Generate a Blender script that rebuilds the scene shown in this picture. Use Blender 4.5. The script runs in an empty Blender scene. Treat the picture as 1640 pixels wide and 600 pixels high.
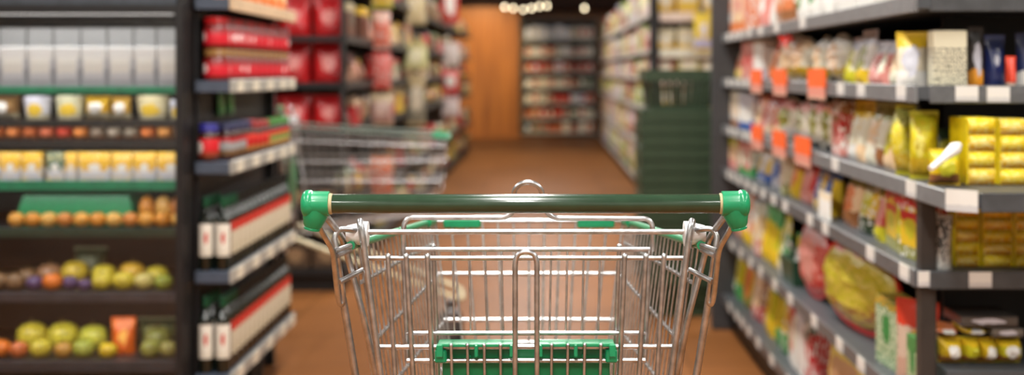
import bpy, math, random
from mathutils import Vector, Matrix

# ------------------------------------------------------------------ camera, world, light, exposure
sc = bpy.context.scene
col = sc.collection
F = 2100.0                     # focal length in pixels of the 1640 px wide frame
PX, PY, EYE = 870.0, 115.0, 1.2  # vanishing point of the aisle and eye height
cam_d = bpy.data.cameras.new('camera')
cam = bpy.data.objects.new('camera', cam_d); col.objects.link(cam)
cam.location = (0, 0, EYE); cam.rotation_euler = (math.pi/2, 0, 0)
cam_d.sensor_width = 36.0
cam_d.lens = F/1640*36.0
cam_d.shift_x = (820-PX)/1640
cam_d.shift_y = (PY-300)/1640
cam_d.clip_end = 100
cam_d.dof.use_dof = True
cam_d.dof.focus_distance = 1.77
cam_d.dof.aperture_fstop = 2.9
sc.camera = cam

w = bpy.data.worlds.new('world'); sc.world = w; w.use_nodes = True
w.node_tree.nodes['Background'].inputs[0].default_value = (1, .93, .84, 1)
w.node_tree.nodes['Background'].inputs[1].default_value = .25
vs = sc.view_settings
vs.view_transform = 'Standard'; vs.look = 'None'; vs.gamma = 1; vs.use_curve_mapping = False
vs.exposure = 0.0
LAMP_W = 66.0                  # watts of every ceiling panel
LAMP_C = (1.0, .975, .93)
LAMPS = [(x, y) for y in (-1.7, .6, 3.2, 5.8, 8.6, 11.6, 14.8, 18.2) for x in (-.1,)] + \
        [(x, y) for y in (-1.7, 1.0, 4.6, 8.6, 13.0, 18.0) for x in (-2.7, 2.7)]  # panels behind the camera are added to brighten the trolley wires

# ------------------------------------------------------------------ helpers
R = math.radians
rng = random.Random(7)

def at(x, y, Y):
    return Vector(((x-PX)*Y/F, Y, EYE-(y-PY)*Y/F))
def zat(y, Y):
    return EYE-(y-PY)*Y/F
def xat(x, Y):
    return (x-PX)*Y/F

class MB:
    def __init__(s): s.v = []; s.f = []
    def add(s, vs_, fs_, M=None):
        n = len(s.v)
        s.v += [tuple(M @ Vector(p)) if M else tuple(p) for p in vs_]
        s.f += [tuple(n+i for i in q) for q in fs_]
        return s
    def box(s, x0, x1, y0, y1, z0, z1, b=0.0, M=None):
        if b <= 0:
            v = [(x, y, z) for z in (z0, z1) for y in (y0, y1) for x in (x0, x1)]
            return s.add(v, [(0,2,3,1), (4,5,7,6), (0,1,5,4), (2,6,7,3), (0,4,6,2), (1,3,7,5)], M)
        # bevelled box: 24 vertices
        v = []; idx = {}
        for iz, z in enumerate((z0, z1)):
            for iy, y in enumerate((y0, y1)):
                for ix, x in enumerate((x0, x1)):
                    sx, sy, sz = (1, -1)[ix], (1, -1)[iy], (1, -1)[iz]
                    idx[ix, iy, iz, 'x'] = len(v); v.append((x, y+sy*b, z+sz*b))
                    idx[ix, iy, iz, 'y'] = len(v); v.append((x+sx*b, y, z+sz*b))
                    idx[ix, iy, iz, 'z'] = len(v); v.append((x+sx*b, y+sy*b, z))
        g = lambda *k: idx[k]
        f = []
        for i in (0, 1):
            q = [g(i,0,0,'x'), g(i,1,0,'x'), g(i,1,1,'x'), g(i,0,1,'x')]; f.append(q if i else q[::-1])
            q = [g(0,i,0,'y'), g(1,i,0,'y'), g(1,i,1,'y'), g(0,i,1,'y')]; f.append(q[::-1] if i else q)
            q = [g(0,0,i,'z'), g(1,0,i,'z'), g(1,1,i,'z'), g(0,1,i,'z')]; f.append(q if i else q[::-1])
        for a in (0, 1):
            for c in (0, 1):
                f.append([g(a,c,0,'x'), g(a,c,1,'x'), g(a,c,1,'y'), g(a,c,0,'y')])
                f.append([g(a,0,c,'x'), g(a,1,c,'x'), g(a,1,c,'z'), g(a,0,c,'z')])
                f.append([g(0,a,c,'y'), g(1,a,c,'y'), g(1,a,c,'z'), g(0,a,c,'z')])
                for e in (0, 1): f.append([g(a,c,e,'x'), g(a,c,e,'y'), g(a,c,e,'z')])
        return s.add(v, f, M)
    def tube(s, pts, r, n=8, closed=False, cap=True):
        pts = [Vector(p) for p in pts]
        m = len(pts); tang = []
        for i in range(m):
            if closed: t = pts[(i+1) % m]-pts[i-1]
            elif i == 0: t = pts[1]-pts[0]
            elif i == m-1: t = pts[-1]-pts[-2]
            else: t = (pts[i+1]-pts[i]).normalized()+(pts[i]-pts[i-1]).normalized()
            tang.append(t.normalized() if t.length > 1e-9 else Vector((0,0,1)))
        up = Vector((0,0,1)) if abs(tang[0].z) < .9 else Vector((1,0,0))
        nrm = (up-tang[0]*up.dot(tang[0])).normalized()
        v = []
        for i in range(m):
            nrm = nrm-tang[i]*nrm.dot(tang[i])
            nrm.normalize()
            b = tang[i].cross(nrm)
            rr = r[i] if isinstance(r, (list, tuple)) else r
            for k in range(n):
                a = 2*math.pi*k/n
                v.append(pts[i]+(nrm*math.cos(a)+b*math.sin(a))*rr)
        f = []
        for i in range(m if closed else m-1):
            j = (i+1) % m
            for k in range(n):
                k2 = (k+1) % n
                f.append((i*n+k, i*n+k2, j*n+k2, j*n+k))
        if cap and not closed:
            f.append(tuple(range(n-1, -1, -1))); f.append(tuple((m-1)*n+k for k in range(n)))
        return s.add(v, f)
    def lathe(s, prof, n=20, M=None):
        """prof: list of (radius, z), turned about z"""
        v = []; f = []
        for r, z in prof:
            for k in range(n):
                a = 2*math.pi*k/n
                v.append((r*math.cos(a), r*math.sin(a), z))
        for i in range(len(prof)-1):
            for k in range(n):
                k2 = (k+1) % n
                f.append((i*n+k, i*n+k2, (i+1)*n+k2, (i+1)*n+k))
        f.append(tuple(range(n-1, -1, -1))); f.append(tuple((len(prof)-1)*n+k for k in range(n)))
        return s.add(v, f, M)
    def prism(s, poly, z0, z1, M=None):
        n = len(poly)
        v = [(x, y, z0) for x, y in poly]+[(x, y, z1) for x, y in poly]
        f = [tuple(range(n-1, -1, -1)), tuple(range(n, 2*n))]
        f += [(i, (i+1) % n, n+(i+1) % n, n+i) for i in range(n)]
        return s.add(v, f, M)
    def mesh(s, name, smooth=35):
        m = bpy.data.meshes.new(name)
        m.from_pydata(s.v, [], s.f); m.update()
        import bmesh
        bm = bmesh.new(); bm.from_mesh(m)
        bmesh.ops.recalc_face_normals(bm, faces=bm.faces)
        bm.to_mesh(m); bm.free()
        if smooth:
            for p in m.polygons: p.use_smooth = True
            m.set_sharp_from_angle(angle=R(smooth))
        m.materials.append(None)
        return m

def fillet(pts, rad, seg=4):
    pts = [Vector(p) for p in pts]; out = [pts[0]]
    for i in range(1, len(pts)-1):
        a, p, b = pts[i-1], pts[i], pts[i+1]
        d1 = (a-p); d2 = (b-p)
        t = min(rad, d1.length*.48, d2.length*.48)
        p1 = p+d1.normalized()*t; p2 = p+d2.normalized()*t
        for k in range(seg+1):
            u = k/seg
            out.append(p1*(1-u)**2+p*2*u*(1-u)+p2*u*u)
    out.append(pts[-1]); return out

def put(name, mesh, m, parent=None, loc=(0,0,0), rot=(0,0,0), scale=(1,1,1)):
    o = bpy.data.objects.new(name, mesh); col.objects.link(o)
    o.location = loc; o.rotation_euler = rot; o.scale = scale
    if parent: o.parent = parent
    o.material_slots[0].link = 'OBJECT'; o.material_slots[0].material = m
    return o
def empty(name, loc=(0,0,0), rz=0.0, scale=(1,1,1)):
    o = bpy.data.objects.new(name, None); col.objects.link(o)
    o.location = loc; o.rotation_euler = (0,0,rz); o.scale = scale
    o.empty_display_size = .05
    return o
def tag(o, label=None, cat=None, group=None, kind=None):
    if label: o['label'] = label
    if cat: o['category'] = cat
    if group: o['group'] = group
    if kind: o['kind'] = kind
    return o
def copy_tree(o, parent=None):
    c = o.copy(); col.objects.link(c); c.parent = parent
    for ch in list(o.children): copy_tree(ch, c)
    return c
ORD = ['zeroth','first','second','third','fourth','fifth','sixth','seventh','eighth','ninth','tenth','eleventh','twelfth','thirteenth',
       'fourteenth','fifteenth','sixteenth','seventeenth','eighteenth','nineteenth','twentieth']
TENS = {2:'twenty',3:'thirty',4:'forty',5:'fifty'}
TENTH = {2:'twentieth',3:'thirtieth',4:'fortieth',5:'fiftieth'}
def nth(n):
    if n <= 20: return ORD[n]
    return TENTH[n//10] if n % 10 == 0 else TENS[n//10]+'-'+ORD[n % 10]

# ------------------------------------------------------------------ materials
MC = {}
def lin(c):
    """sRGB 0-255 to linear"""
    return tuple(((x/255)/12.92 if x/255 <= .04045 else ((x/255+.055)/1.055)**2.4) for x in c)+(1,)
def base(name):
    m = bpy.data.materials.new(name); m.use_nodes = True
    nt = m.node_tree; b = nt.nodes['Principled BSDF']
    return m, nt, b
def noise_mix(nt, c1, c2, scale=20, detail=3, coord='Object', lo=.4, hi=.6):
    tc = nt.nodes.new('ShaderNodeTexCoord'); nz = nt.nodes.new('ShaderNodeTexNoise')
    nz.inputs['Scale'].default_value = scale; nz.inputs['Detail'].default_value = detail
    nt.links.new(tc.outputs[coord], nz.inputs['Vector'])
    rp = nt.nodes.new('ShaderNodeValToRGB')
    rp.color_ramp.elements[0].position = lo; rp.color_ramp.elements[0].color = c1
    rp.color_ramp.elements[1].position = hi; rp.color_ramp.elements[1].color = c2
    nt.links.new(nz.outputs['Fac'], rp.inputs['Fac'])
    return rp.outputs['Color'], nz
def plain(c, rough=.45, metal=0.0, var=.12, scale=30, coat=0.0, spec=.5):
    key = ('plain', tuple(c), rough, metal, var, scale, coat, spec)
    if key in MC: return MC[key]
    m, nt, b = base('paint_%d' % len(MC))
    l = lin(c); d = tuple(x*(1-var) for x in l[:3])+(1,); e = tuple(min(1, x*(1+var)) for x in l[:3])+(1,)
    out, _ = noise_mix(nt, d, e, scale)
    nt.links.new(out, b.inputs['Base Color'])
    b.inputs['Roughness'].default_value = rough; b.inputs['Metallic'].default_value = metal
    b.inputs['Coat Weight'].default_value = coat; b.inputs['Specular IOR Level'].default_value = spec
    MC[key] = m; return m
def printed(c, top=None, bottom=None, blob=None, speck=None, rough=.35, ht=.75, hb=.3, br=.28, seed=0, bump=.0, ss=11):
    """printed packaging: bands, a central motif and small speckled print"""
    key = ('print', tuple(c), top and tuple(top), bottom and tuple(bottom), blob and tuple(blob), speck and tuple(speck), rough, ht, hb, br, seed, bump, ss)
    if key in MC: return MC[key]
    m, nt, b = base('print_%d' % len(MC)); N = nt.nodes.new; L = nt.links.new
    tc = N('ShaderNodeTexCoord'); sep = N('ShaderNodeSeparateXYZ'); L(tc.outputs['Generated'], sep.inputs[0])
    nz = N('ShaderNodeTexNoise'); nz.inputs['Scale'].default_value = 3.5+seed % 3; nz.inputs['Detail'].default_value = 3
    off = N('ShaderNodeVectorMath'); off.operation = 'ADD'; off.inputs[1].default_value = (seed*.37, seed*.11, seed*.23)
    L(tc.outputs['Generated'], off.inputs[0]); L(off.outputs[0], nz.inputs['Vector'])
    # wobbly height
    wob = N('ShaderNodeMath'); wob.operation = 'MULTIPLY_ADD'; wob.inputs[1].default_value = .22; L(nz.outputs['Fac'], wob.inputs[0])
    sub = N('ShaderNodeMath'); sub.operation = 'SUBTRACT'; sub.inputs[1].default_value = .11; L(sep.outputs['Z'], sub.inputs[0]); L(sub.outputs[0], wob.inputs[2])
    rp = N('ShaderNodeValToRGB'); cr = rp.color_ramp; cr.interpolation = 'CONSTANT'
    cr.elements[0].position = 0; cr.elements[0].color = lin(bottom or c)
    cr.elements[1].position = hb; cr.elements[1].color = lin(c)
    e = cr.elements.new(ht); e.color = lin(top or c)
    L(wob.outputs[0], rp.inputs['Fac']); cur = rp.outputs['Color']
    def mix(fac, colr):
        nonlocal cur
        mx = N('ShaderNodeMix'); mx.data_type = 'RGBA'
        L(fac, mx.inputs['Factor']); L(cur, mx.inputs['A']); mx.inputs['B'].default_value = lin(colr); cur = mx.outputs['Result']
    if blob:
        vm = N('ShaderNodeVectorMath'); vm.operation = 'SUBTRACT'; vm.inputs[1].default_value = (.5, .5, .52); L(tc.outputs['Generated'], vm.inputs[0])
        sc_ = N('ShaderNodeVectorMath'); sc_.operation = 'MULTIPLY'; sc_.inputs[1].default_value = (1, 0, 1); L(vm.outputs[0], sc_.inputs[0])
        ln = N('ShaderNodeVectorMath'); ln.operation = 'LENGTH'; L(sc_.outputs[0], ln.inputs[0])
        ad = N('ShaderNodeMath'); ad.operation = 'MULTIPLY_ADD'; ad.inputs[1].default_value = -.35; ad.inputs[2].default_value = .175; L(nz.outputs['Fac'], ad.inputs[0])
        a2 = N('ShaderNodeMath'); a2.operation = 'ADD'; L(ln.outputs['Value'], a2.inputs[0]); L(ad.outputs[0], a2.inputs[1])
        lt = N('ShaderNodeMath'); lt.operation = 'LESS_THAN'; lt.inputs[1].default_value = br; L(a2.outputs[0], lt.inputs[0])
        mix(lt.outputs[0], blob)
    if speck:
        vo = N('ShaderNodeTexNoise'); vo.inputs['Scale'].default_value = ss; vo.inputs['Detail'].default_value = 2; L(off.outputs[0], vo.inputs['Vector'])
        gt = N('ShaderNodeMath'); gt.operation = 'GREATER_THAN'; gt.inputs[1].default_value = .56 if ss < 15 else .5; L(vo.outputs['Fac'], gt.inputs[0])
        mix(gt.outputs[0], speck)
    L(cur, b.inputs['Base Color']); b.inputs['Roughness'].default_value = rough
    MC[key] = m; return m
def glass_like(c, rough=.08, alpha=.25):
    key = ('glass', tuple(c), rough, alpha)
    if key in MC: return MC[key]
    m, nt, b = base('clear_%d' % len(MC))
    tr = nt.nodes.new('ShaderNodeBsdfTransparent'); mx = nt.nodes.new('ShaderNodeMixShader')
    b.inputs['Base Color'].default_value = lin(c); b.inputs['Roughness'].default_value = rough
    mx.inputs[0].default_value = alpha
    nt.links.new(tr.outputs[0], mx.inputs[1]); nt.links.new(b.outputs[0], mx.inputs[2])
    nt.links.new(mx.outputs[0], nt.nodes['Material Output'].inputs['Surface'])
    MC[key] = m; return m
def pane_mat():
    m, nt, b = base('door_pane')
    tr = nt.nodes.new('ShaderNodeBsdfTransparent'); gl = nt.nodes.new('ShaderNodeBsdfGlossy'); mx = nt.nodes.new('ShaderNodeMixShader')
    gl.inputs['Roughness'].default_value = .03; fr = nt.nodes.new('ShaderNodeFresnel'); fr.inputs[0].default_value = 1.45
    nt.links.new(fr.outputs[0], mx.inputs[0])
    nt.links.new(tr.outputs[0], mx.inputs[1]); nt.links.new(gl.outputs[0], mx.inputs[2])
    nt.links.new(mx.outputs[0], nt.nodes['Material Output'].inputs['Surface'])
    return m
def emit(c, s):
    key = ('emit', tuple(c), s)
    if key in MC: return MC[key]
    m, nt, b = base('lit_%d' % len(MC))
    b.inputs['Base Color'].default_value = (.8,.8,.8,1)
    b.inputs['Emission Color'].default_value = tuple(c)+(1,); b.inputs['Emission Strength'].default_value = s
    MC[key] = m; return m
def floor_mat():
    m, nt, b = base('floor_tile'); N = nt.nodes.new; L = nt.links.new
    tc = N('ShaderNodeTexCoord'); br = N('ShaderNodeTexBrick')
    br.inputs['Color1'].default_value = lin((152,99,56)); br.inputs['Color2'].default_value = lin((132,85,46)); br.inputs['Mortar'].default_value = lin((104,68,38))
    br.inputs['Scale'].default_value = 1.0; br.inputs['Brick Width'].default_value = .6; br.inputs['Row Height'].default_value = .6
    br.inputs['Mortar Size'].default_value = .004; br.offset = 0
    L(tc.outputs['Object'], br.inputs['Vector'])
    nz = N('ShaderNodeTexNoise'); nz.inputs['Scale'].default_value = 2.2; nz.inputs['Detail'].default_value = 5; L(tc.outputs['Object'], nz.inputs['Vector'])
    mx = N('ShaderNodeMix'); mx.data_type = 'RGBA'; mx.blend_type = 'MULTIPLY'; mx.inputs['Factor'].default_value = .6
    rp = N('ShaderNodeValToRGB'); rp.color_ramp.elements[0].position = .3; rp.color_ramp.elements[0].color = (.7,.66,.62,1); rp.color_ramp.elements[1].position = .7; rp.color_ramp.elements[1].color = (1.1,1.05,1,1)
    L(nz.outputs['Fac'], rp.inputs['Fac']); L(br.outputs['Color'], mx.inputs['A']); L(rp.outputs['Color'], mx.inputs['B'])
    L(mx.outputs['Result'], b.inputs['Base Color']); b.inputs['Roughness'].default_value = .42; b.inputs['Specular IOR Level'].default_value = .10
    return m
def wood_mat():
    m, nt, b = base('orange_wood'); N = nt.nodes.new; L = nt.links.new
    tc = N('ShaderNodeTexCoord'); mp = N('ShaderNodeMapping'); mp.inputs['Scale'].default_value = (6, 6, .5); L(tc.outputs['Object'], mp.inputs[0])
    nz = N('ShaderNodeTexNoise'); nz.inputs['Scale'].default_value = 2; nz.inputs['Detail'].default_value = 6; L(mp.outputs[0], nz.inputs['Vector'])
    rp = N('ShaderNodeValToRGB'); rp.color_ramp.elements[0].position = .3; rp.color_ramp.elements[0].color = lin((140,84,26)); rp.color_ramp.elements[1].position = .7; rp.color_ramp.elements[1].color = lin((178,112,40))
    L(nz.outputs['Fac'], rp.inputs['Fac']); L(rp.outputs['Color'], b.inputs['Base Color']); b.inputs['Roughness'].default_value = .4
    return m
def writing_mat():
    """cream card covered in rows of small unreadable dark print"""
    m, nt, b = base('print_rows'); N = nt.nodes.new; L = nt.links.new
    tc = N('ShaderNodeTexCoord'); mp = N('ShaderNodeMapping'); mp.inputs['Scale'].default_value = (14, 14, 13); L(tc.outputs['Generated'], mp.inputs[0])
    nz = N('ShaderNodeTexNoise'); nz.inputs['Scale'].default_value = 1.6; nz.inputs['Detail'].default_value = 1; L(mp.outputs[0], nz.inputs['Vector'])
    gt = N('ShaderNodeMath'); gt.operation = 'GREATER_THAN'; gt.inputs[1].default_value = .5; L(nz.outputs['Fac'], gt.inputs[0])
    sp = N('ShaderNodeSeparateXYZ'); L(mp.outputs[0], sp.inputs[0])
    fr = N('ShaderNodeMath'); fr.operation = 'FRACT'; L(sp.outputs['Z'], fr.inputs[0])
    lt = N('ShaderNodeMath'); lt.operation = 'GREATER_THAN'; lt.inputs[1].default_value = .35; L(fr.outputs[0], lt.inputs[0])
    zl = N('ShaderNodeMath'); zl.operation = 'LESS_THAN'; zl.inputs[1].default_value = 9.2; L(sp.outputs['Z'], zl.inputs[0])
    a = N('ShaderNodeMath'); a.operation = 'MULTIPLY'; L(gt.outputs[0], a.inputs[0]); L(lt.outputs[0], a.inputs[1])
    a2 = N('ShaderNodeMath'); a2.operation = 'MULTIPLY'; L(a.outputs[0], a2.inputs[0]); L(zl.outputs[0], a2.inputs[1])
    mx = N('ShaderNodeMix'); mx.data_type = 'RGBA'; mx.inputs['A'].default_value = lin((226,220,192)); mx.inputs['B'].default_value = lin((60,60,52))
    L(a2.outputs[0], mx.inputs['Factor']); L(mx.outputs['Result'], b.inputs['Base Color']); b.inputs['Roughness'].default_value = .5
    return m

def chrome_mat():
    m, nt, b = base('zinc_wire')
    out, nz = noise_mix(nt, lin((172,173,175)), lin((220,221,223)), 60, 4, lo=.3, hi=.7)
    nt.links.new(out, b.inputs['Base Color']); b.inputs['Metallic'].default_value = 1.0; b.inputs['Roughness'].default_value = .33
    return m
CHROME = chrome_mat()
GREEN = plain((22,146,96), .28, var=.08, coat=.2)
GREEN_PANEL = plain((14,128,78), .35, var=.08)
HANDLE = plain((42,66,48), .18, var=.08, coat=.5)
WHITE_PL = plain((242,242,242), .35)
RUBBER = plain((40,40,42), .7)
SHELF = plain((74,78,82), .45, var=.06)
SHELF_BLUE = plain((66,76,92), .45, var=.06)
RAIL = plain((118,120,122), .35, var=.08)
RAIL_L = plain((158,156,148), .4, var=.08)
DARK = plain((26,26,28), .5, var=.1)
DARKER = plain((14,14,15), .6, var=.1)
POST = plain((62,62,64), .45, var=.06)
TAGW = printed((232,230,224), bottom=(205,205,205), speck=None, rough=.3)
TAGO = plain((250,104,38), .5, var=.05)
TAGP = printed((228,150,132), bottom=(222,170,150), rough=.4)
CARD = plain((206,196,176), .6)

# ------------------------------------------------------------------ setting
def struct(name, mb, m, **k):
    o = put(name, mb.mesh(name, 0), m); tag(o, kind='structure', **k); return o
X0, X1, Y0, Y1, ZC = -5.0, 5.0, -3.0, 25.6, 3.3
struct('floor', MB().box(X0, X1, Y0, Y1, -.1, 0), floor_mat(), label='polished brown tiled shop floor')
struct('ceiling', MB().box(X0, X1, Y0, Y1, ZC, ZC+.1), plain((150,148,144), .8), label='pale painted shop ceiling')
struct('wall_left', MB().box(X0-.1, X0, Y0, Y1, 0, ZC), plain((150,140,126), .8), label='plain plaster side wall on the fridge side')
struct('wall_right', MB().box(X1, X1+.1, Y0, Y1, 0, ZC), plain((150,140,126), .8), label='plain plaster side wall on the snack side')
struct('wall_front', MB().box(X0, X1, Y0-.1, Y0, 0, ZC), plain((190,184,174), .8), label='plain plaster wall behind the trolley')
struct('wall_back', MB().box(X0, X1, Y1, Y1+.1, 0, ZC), wood_mat(), label='orange wood panelled wall at aisle end')
struct('beam', MB().box(-3.4, 3.4, Y1-1.0, Y1-.02, 2.40, ZC-.01), plain((60,34,22), .7), label='dark brown soffit above the wood wall')

# ceiling panels with a lamp each; those behind the camera are added
hous = MB().box(-.18, .18, -.8, .8, -.06, 0, .01).mesh('housing')
diff = MB().box(-.16, .16, -.78, .78, -.075, -.058).mesh('diffuser')
for i, (x, y) in enumerate(LAMPS):
    t = empty('ceiling_light', (x, y, ZC))
    row = 'over the aisle' if abs(x) < 1 else ('behind the fridge row' if x < 0 else 'behind the snack shelves')
    k = len([1 for (a, b) in LAMPS[:i+1] if a == x])
    tag(t, '%s long white ceiling light panel along the row %s' % (nth(k), row), 'light', 'ceiling light panels')
    put('housing', hous, plain((190,190,188), .5), t)
    put('diffuser', diff, emit((1,.95,.88), 3.0), t)
    ld = bpy.data.lights.new('panel_lamp', 'AREA'); ld.shape = 'RECTANGLE'; ld.size = .32; ld.size_y = 1.56
    ld.energy = LAMP_W; ld.color = LAMP_C
    lo = bpy.data.objects.new('panel_lamp', ld); col.objects.link(lo); lo.parent = t; lo.location = (0, 0, -.085)

# ------------------------------------------------------------------ package meshes (unit size: width x, depth y, height z from 0)
def m_box():
    return MB().box(-.5, .5, -.5, .5, 0, .992, .025).mesh('carton')
def surf_bag(thick, outline, nu=12, nv=12, wr=.0, seed=0):
    """two skins between an outline half-width function and a thickness function"""
    rr = random.Random(seed); v = []; f = []
    for side in (-1, 1):
        o = len(v)
        for j in range(nv+1):
            b = j/nv
            for i in range(nu+1):
                a = -1+2*i/nu
                x, z = outline(a, b)
                y = side*thick(a, b)
                if 0 < i < nu and 0 < j < nv: y *= 1+rr.uniform(-wr, wr)
                v.append((x, y, z))
        for j in range(nv):
            for i in range(nu):
                f.append((o+j*(nu+1)+i, o+j*(nu+1)+i+1, o+(j+1)*(nu+1)+i+1, o+(j+1)*(nu+1)+i))
    # close the rim
    n = (nu+1)*(nv+1)
    ring = [i for i in range(nu+1)]+[j*(nu+1)+nu for j in range(1, nv+1)]+[nv*(nu+1)+i for i in range(nu-1, -1, -1)]+[j*(nu+1) for j in range(nv-1, 0, -1)]
    for k in range(len(ring)):
        a, b = ring[k], ring[(k+1) % len(ring)]
        f.append((a, b, n+b, n+a))
    return MB().add(v, f)
def m_pouch(seed):
    th = lambda a, b: max(.012, .5*(1-abs(a)**3)**.8*(max(0, 1-b/.93)**.55*.9+.02)*(.75+.25*min(1, b*6)))
    ol = lambda a, b: (.5*a*(1-.06*math.sin(math.pi*b)), b*.93)
    return surf_bag(th, ol, wr=.10, seed=seed).mesh('pouch', 60)
def m_pouch_seal():
    mb = MB(); n = 14
    top = [(-.5+i/n, .93+.07*(1 if i % 2 else .88)) for i in range(n+1)]
    v = [(x, -.015, .9) for x, z in top]+[(x, -.015, z) for x, z in top]+[(x, .015, .9) for x, z in top]+[(x, .015, z) for x, z in top]
    q = n+1; f = []
    for i in range(n):
        f += [(i, i+1, q+i+1, q+i), (2*q+i+1, 2*q+i, 3*q+i, 3*q+i+1), (q+i, q+i+1, 3*q+i+1, 3*q+i), (i+1, i, 2*q+i, 2*q+i+1)]
    f += [(0, q, 3*q, 2*q), (n, 2*q+n, 3*q+n, q+n)]
    return mb.add(v, f).mesh('top_seal', 0)
def m_pillow(seed):
    th = lambda a, b: max(.012, .5*(1-abs(a)**4)**.7*math.sin(math.pi*min(1, max(0, b)))**.55)
    ol = lambda a, b: (.5*a*(1-.07*math.sin(math.pi*b)), .05+b*.9)
    return surf_bag(th, ol, wr=.12, seed=seed).mesh('pillow_bag', 60)
def m_seal(z0, z1):
    return MB().box(-.5, .5, -.02, .02, z0, z1).mesh('end_seal', 0)
def m_oval(seed):
    def ol(a, b):
        t = b*2-1; wd = (1-abs(t)**2.6)**(1/2.2)
        return (.5*a*max(.06, wd), .04+.92*b)
    def th(a, b):
        t = b*2-1
        return max(.01, .5*(1-min(1, (abs(a)**2.4)))**.6*(1-abs(t)**3)**.7)
    return surf_bag(th, ol, nu=12, nv=14, wr=.14, seed=seed).mesh('oval_bag', 60)
def m_oval_rim():
    mb = MB(); n = 28; out = []; inn = []
    for k in range(n):
        a = 2*math.pi*k/n
        c, s = math.cos(a), math.sin(a)
        p = lambda e: (math.copysign(abs(c)**(2/2.4), c)*e, math.copysign(abs(s)**(2/2.4), s)*e)
        x, z = p(.5); out.append((x, .5+z)); x, z = p(.45); inn.append((x, .5+z))
    v = []
    for y in (-.06, .06):
        v += [(x, y, z) for x, z in out]+[(x, y, z) for x, z in inn]
    f = []
    for k in range(n):
        j = (k+1) % n
        f += [(k, j, n+j, n+k), (2*n+j, 2*n+k, 3*n+k, 3*n+j), (k, 2*n+k, 2*n+j, j), (n+j, 3*n+j, 3*n+k, n+k)]
    return mb.add(v, f).mesh('rim', 40)
def m_bow():
    mb = MB()
    for s in (-1, 1):
        pts = [(0,0,0), (s*.35,-.1,.28), (s*.5,0,.1), (s*.3,.1,-.08), (0,0,0)]
        mb.tube(fillet(pts, .2, 4), .09, 6)
        mb.tube([(0,0,0), (s*.2,-.15,-.25), (s*.32,-.2,-.55)], [.08,.06,.03], 6)
    mb.lathe([(.02,-.1), (.12,-.06), (.13,.06), (.02,.1)], 10)
    return mb.mesh('bow')
def m_jar():
    return MB().lathe([(.40,0), (.47,.02), (.49,.06), (.49,.66), (.46,.73), (.40,.77), (.40,.82)], 20).mesh('jar_body')
def m_jar_lid():
    p = [(.46,.79), (.47,.80)]+[(.47-.012*(i % 2), .81+.02*i) for i in range(7)]+[(.47,.96), (.44,1.0), (.1,1.0)]
    return MB().lathe(p, 20).mesh('lid')
def m_jar_label():
    return MB().lathe([(.494,.14), (.5,.15), (.5,.6), (.494,.61)], 20).mesh('label_band')
def m_bottle():
    return MB().lathe([(.40,0), (.47,.015), (.485,.04), (.485,.66), (.46,.71), (.34,.77), (.2,.81), (.17,.84), (.17,.9), (.2,.905), (.2,.925), (.17,.93)], 18).mesh('bottle_glass')
def m_bottle_cap():
    return MB().lathe([(.21,.86), (.22,.87), (.22,.99), (.2,1.0), (.05,1.0)], 14).mesh('cap')
def m_bottle_label():
    v = []; f = []; n = 12
    for k in range(n+1):
        a = R(270-60+120*k/n)
        for r, z in ((.487,.2), (.5,.2), (.5,.64), (.487,.64)): v.append((r*math.cos(a), r*math.sin(a), z))
    for k in range(n):
        for q in range(4): f.append((4*k+q, 4*k+(q+1) % 4, 4*k+4+(q+1) % 4, 4*k+4+q))
    f += [(0,1,2,3), (4*n+3,4*n+2,4*n+1,4*n)]
    return MB().add(v, f).mesh('label_band', 40)
def m_tub():
    return MB().lathe([(.36,0), (.39,.02), (.47,.80), (.47,.82)], 20).mesh('tub_body')
def m_tub_lid():
    return MB().lathe([(.48,.80), (.5,.82), (.5,.9), (.47,.92), (.44,1.0), (.42,.97), (.05,.97)], 20).mesh('lid')
def m_fruit(seed):
    rr = random.Random(seed); n, mm = 14, 10; prof = []
    for j in range(mm+1):
        t = math.pi*j/mm
        r = .5*math.sin(t)**.9 if 0 < j < mm else .03
        z = .5-.5*math.cos(t)*(1-.12*math.cos(t)**4)
        prof.append((max(.03, r), z))
    mb = MB().lathe(prof, n)
    mb.v = [(x*(1+rr.uniform(-.03,.03)), y*(1+rr.uniform(-.03,.03)), z) for x, y, z in mb.v]
    return mb.mesh('fruit_body', 80)
def m_stem():
    return MB().tube([(0,0,.86), (.01,.0,.98), (.06,.02,1.06)], [.035,.03,.04], 6).mesh('stem')
def m_label_panel():
    return MB().box(-.38, .38, -.512, -.498, .2, .72).mesh('label_panel', 0)
def m_flap():
    return MB().box(-.47, .47, -.44, -.01, .99, 1.0).mesh('top_flap', 0)
def m_flap2():
    return MB().box(-.47, .47, .01, .44, .99, 1.0).mesh('top_flap', 0)
def m_tray():
    mb = MB()
    o = [(-.5,-.5), (.5,-.5), (.5,.5), (-.5,.5)]; i_ = [(-.42,-.42), (.42,-.42), (.42,.42), (-.42,.42)]
    v = [(x*.86, y*.86, 0) for x, y in o]+[(x, y, 1) for x, y in o]+[(x, y, 1) for x, y in i_]+[(x*.88, y*.88, .12) for x, y in i_]
    f = [(3,2,1,0), (12,13,14,15)]
    for a in (0, 4, 8):
        for k in range(4):
            j = (k+1) % 4
            f.append((a+k, a+j, a+4+j, a+4+k))
    return mb.add(v, f).mesh('tray')
def m_film():
    return surf_bag(lambda a, b: .5*(1-a*a*.4)*(.55+.45*math.sin(math.pi*b)), lambda a, b: (.5*a, b), nu=8, nv=8, wr=.06, seed=3).mesh('film', 60)
def m_tubepack():
    return surf_bag(lambda a, b: max(.02, .5*(1-abs(a)**2.2)**.5*(1-.95*b**1.5)), lambda a, b: (.5*a*(.8+.2*b), .14+.86*b), nu=10, nv=8).mesh('tube_body', 60)
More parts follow.
